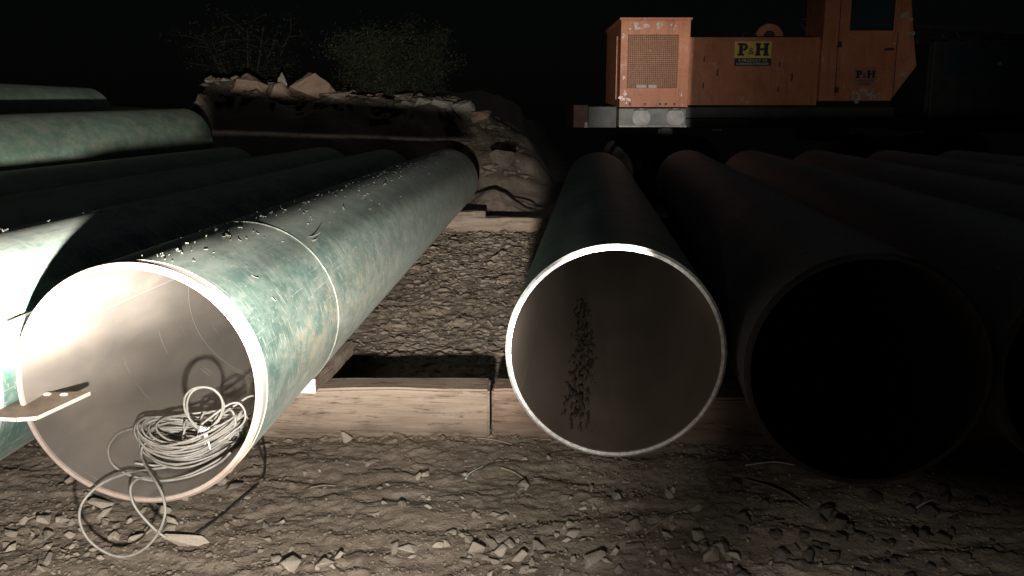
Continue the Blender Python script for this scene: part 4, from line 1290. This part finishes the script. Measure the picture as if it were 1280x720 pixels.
    # boom lying forward on the far side, boxed lattice
    bo = MB()
    a0, a1 = Vector((X(1040), yf + 1.55, Zz(26))), Vector((X(1500), yf + 1.55, Zz(62)))
    for dy in (0, .6):
        for dz_ in (0, .6):
            bo.tube([a0 + Vector((0, dy, dz_ - .4)), a1 + Vector((0, dy, dz_ * .8 - .3))], .045, 8)
    for k in range(14):
        p, q = a0.lerp(a1, k / 14), a0.lerp(a1, (k + 1) / 14)
        for dy in (0, .6):
            bo.tube([p + Vector((0, dy, -.38 if k % 2 else .2)), q + Vector((0, dy, .2 if k % 2 else -.38))], .025, 6)
    bo.build('boom', ir, t)
crane()

# ================================================================ LIGHT
def lamp_nodes():
    ld = bpy.data.lights.new('work_lamp', 'POINT'); ld.energy = 1.0; ld.shadow_soft_size = .035
    ld.use_nodes = True
    t = ld.node_tree; n, l = t.nodes, t.links
    em = n['Emission']
    g = n.new('ShaderNodeNewGeometry')
    s = n.new('ShaderNodeSeparateXYZ'); l.new(g.outputs['Incoming'], s.inputs[0])
    def mt(op, a, b=None, c=None):
        q = n.new('ShaderNodeMath'); q.operation = op
        for i, v in enumerate((a, b, c)):
            if v is None: continue
            if isinstance(v, bpy.types.NodeSocket): l.new(v, q.inputs[i])
            else: q.inputs[i].default_value = v
        return q.outputs[0]
    sg = LSIGN
    x, y, z = (mt('MULTIPLY', s.outputs[i], sg) for i in range(3))
    az = mt('MULTIPLY', mt('ARCTAN2', x, y), 180 / PI)
    el = mt('MULTIPLY', mt('ARCSINE', z), 180 / PI)
    def curve(v, pts):
        tot = None
        for (p0, c0), (p1, c1) in zip(pts[:-1], pts[1:]):
            if abs(c1 - c0) < 1e-6: continue
            q = n.new('ShaderNodeMapRange'); q.interpolation_type = 'SMOOTHSTEP'
            l.new(v, q.inputs['Value'])
            q.inputs['From Min'].default_value = p0; q.inputs['From Max'].default_value = p1
            q.inputs['To Min'].default_value = 0; q.inputs['To Max'].default_value = c1 - c0
            tot = mt('ADD', q.outputs['Result'], pts[0][1]) if tot is None else mt('ADD', tot, q.outputs['Result'])
        return tot
    total = None
    for (k, azp, elp) in BEAMS:
        b = mt('MULTIPLY', mt('MULTIPLY', curve(az, azp), curve(el, elp)), k)
        total = b if total is None else mt('ADD', total, b)
    # slanting gap put into the beam to darken the bank below the rocks
    v = mt('ADD', el, mt('MULTIPLY', az, .075))
    v2 = mt('ADD', el, mt('MULTIPLY', az, .033))
    gap = mt('MULTIPLY', curve(az, [(-19.7, 0), (-18.2, 1), (-3.2, 1), (-.8, 0)]),
             mt('MULTIPLY', curve(v2, [(-.08, 0), (.20, 1)]), curve(v, [(1.45, 1), (2.25, 0)])))
    total = mt('MULTIPLY', total, mt('SUBTRACT', 1.0, gap))
    l.new(total, em.inputs['Strength'])
    em.inputs['Color'].default_value = (1.0, .94, .86, 1)
    o = bpy.data.objects.new('work_lamp', ld); o.location = LAMP
    link(o)
LSIGN = 1.0
LAMP = (-.13, .30, 1.135)
BEAMS = [
    # (watts, profile over azimuth, profile over elevation), degrees; extra lobes shaped to brighten chosen areas
    (950, [(-95, 0), (-75, .4), (-52, .62), (-25, .9), (-5, .75), (6, .40), (13, .12), (18, .010), (24, .002), (60, 0)], [(-50, .38), (-30, .72), (-15, .92), (-5, 1.1), (10, 1.1), (25, .3), (50, 0)]),
    (8600, [(-45, 0), (-32, .25), (-24, .55), (-10, .5), (-3, .35), (1, .12), (5, .15), (7, .80), (11.6, .80), (11.95, 0)], [(-1, 0), (1, .8), (6, 1), (10, .6), (16, 0)]),
    (8600, [(11.6, 0), (11.95, .14), (18, .085), (25, .10), (30, .03), (40, 0)], [(1.2, 0), (2.0, .9), (6, 1), (10, .6), (16, 0)]),
    (30000, [(-50, 0), (-43, .10), (-39, .35), (-35, 1), (-29, .9), (-24, .5), (-19, .10), (-15, 0)], [(-10, 0), (-7, .08), (-4.2, .5), (-2.4, 1), (-1, .9), (-.3, .5), (.4, .12), (1.5, .03), (2.4, 0)]),
    (4900, [(-26, 0), (-16, .8), (-9, 1), (1.5, 1), (3.5, .15), (6, 0)], [(-16, 0), (-9, .35), (-4.5, 1), (-2.0, .9), (-.6, .25), (.6, 0)]),
    (420, [(14, 0), (24, 1), (45, 1), (60, 0)], [(-60, .6), (-24, 1), (-19, .25), (-14, 0)]),
]
lamp_nodes()

moon = bpy.data.lights.new('moonlight', 'SUN'); moon.energy = .055; moon.angle = math.radians(20); moon.color = (.85, .93, 1.0)
mo = bpy.data.objects.new('moonlight', moon); mo.rotation_euler = (math.radians(-28), math.radians(10), 0); link(mo)

wd = bpy.data.worlds.new('World'); sc.world = wd; wd.use_nodes = True
nt = wd.node_tree
sky = nt.nodes.new('ShaderNodeTexSky'); sky.sky_type = 'NISHITA'; sky.sun_disc = False
sky.sun_elevation = math.radians(62); sky.sun_rotation = math.radians(160)
hsv = nt.nodes.new('ShaderNodeHueSaturation'); hsv.inputs['Saturation'].default_value = .45
nt.links.new(sky.outputs[0], hsv.inputs['Color']); nt.links.new(hsv.outputs[0], nt.nodes['Background'].inputs['Color'])
nt.nodes['Background'].inputs['Strength'].default_value = .00026

# ================================================================ CAMERA
cd = bpy.data.cameras.new('camera'); cd.sensor_width = 36; cd.lens = 36 * F / 1280; cd.clip_end = 2000; cd.clip_start = .05
co = bpy.data.objects.new('camera', cd); co.location = (0, 0, CAMZ); co.rotation_euler = (PI / 2 - PITCH, 0, 0)
link(co); sc.camera = co
sc.view_settings.view_transform = 'Standard'; sc.view_settings.look = 'None'; sc.view_settings.exposure = 0; sc.view_settings.gamma = 1
sc.view_settings.use_curve_mapping = False
sc.cycles.use_denoising = True
sc.cycles.max_bounces = 8; sc.cycles.diffuse_bounces = 4
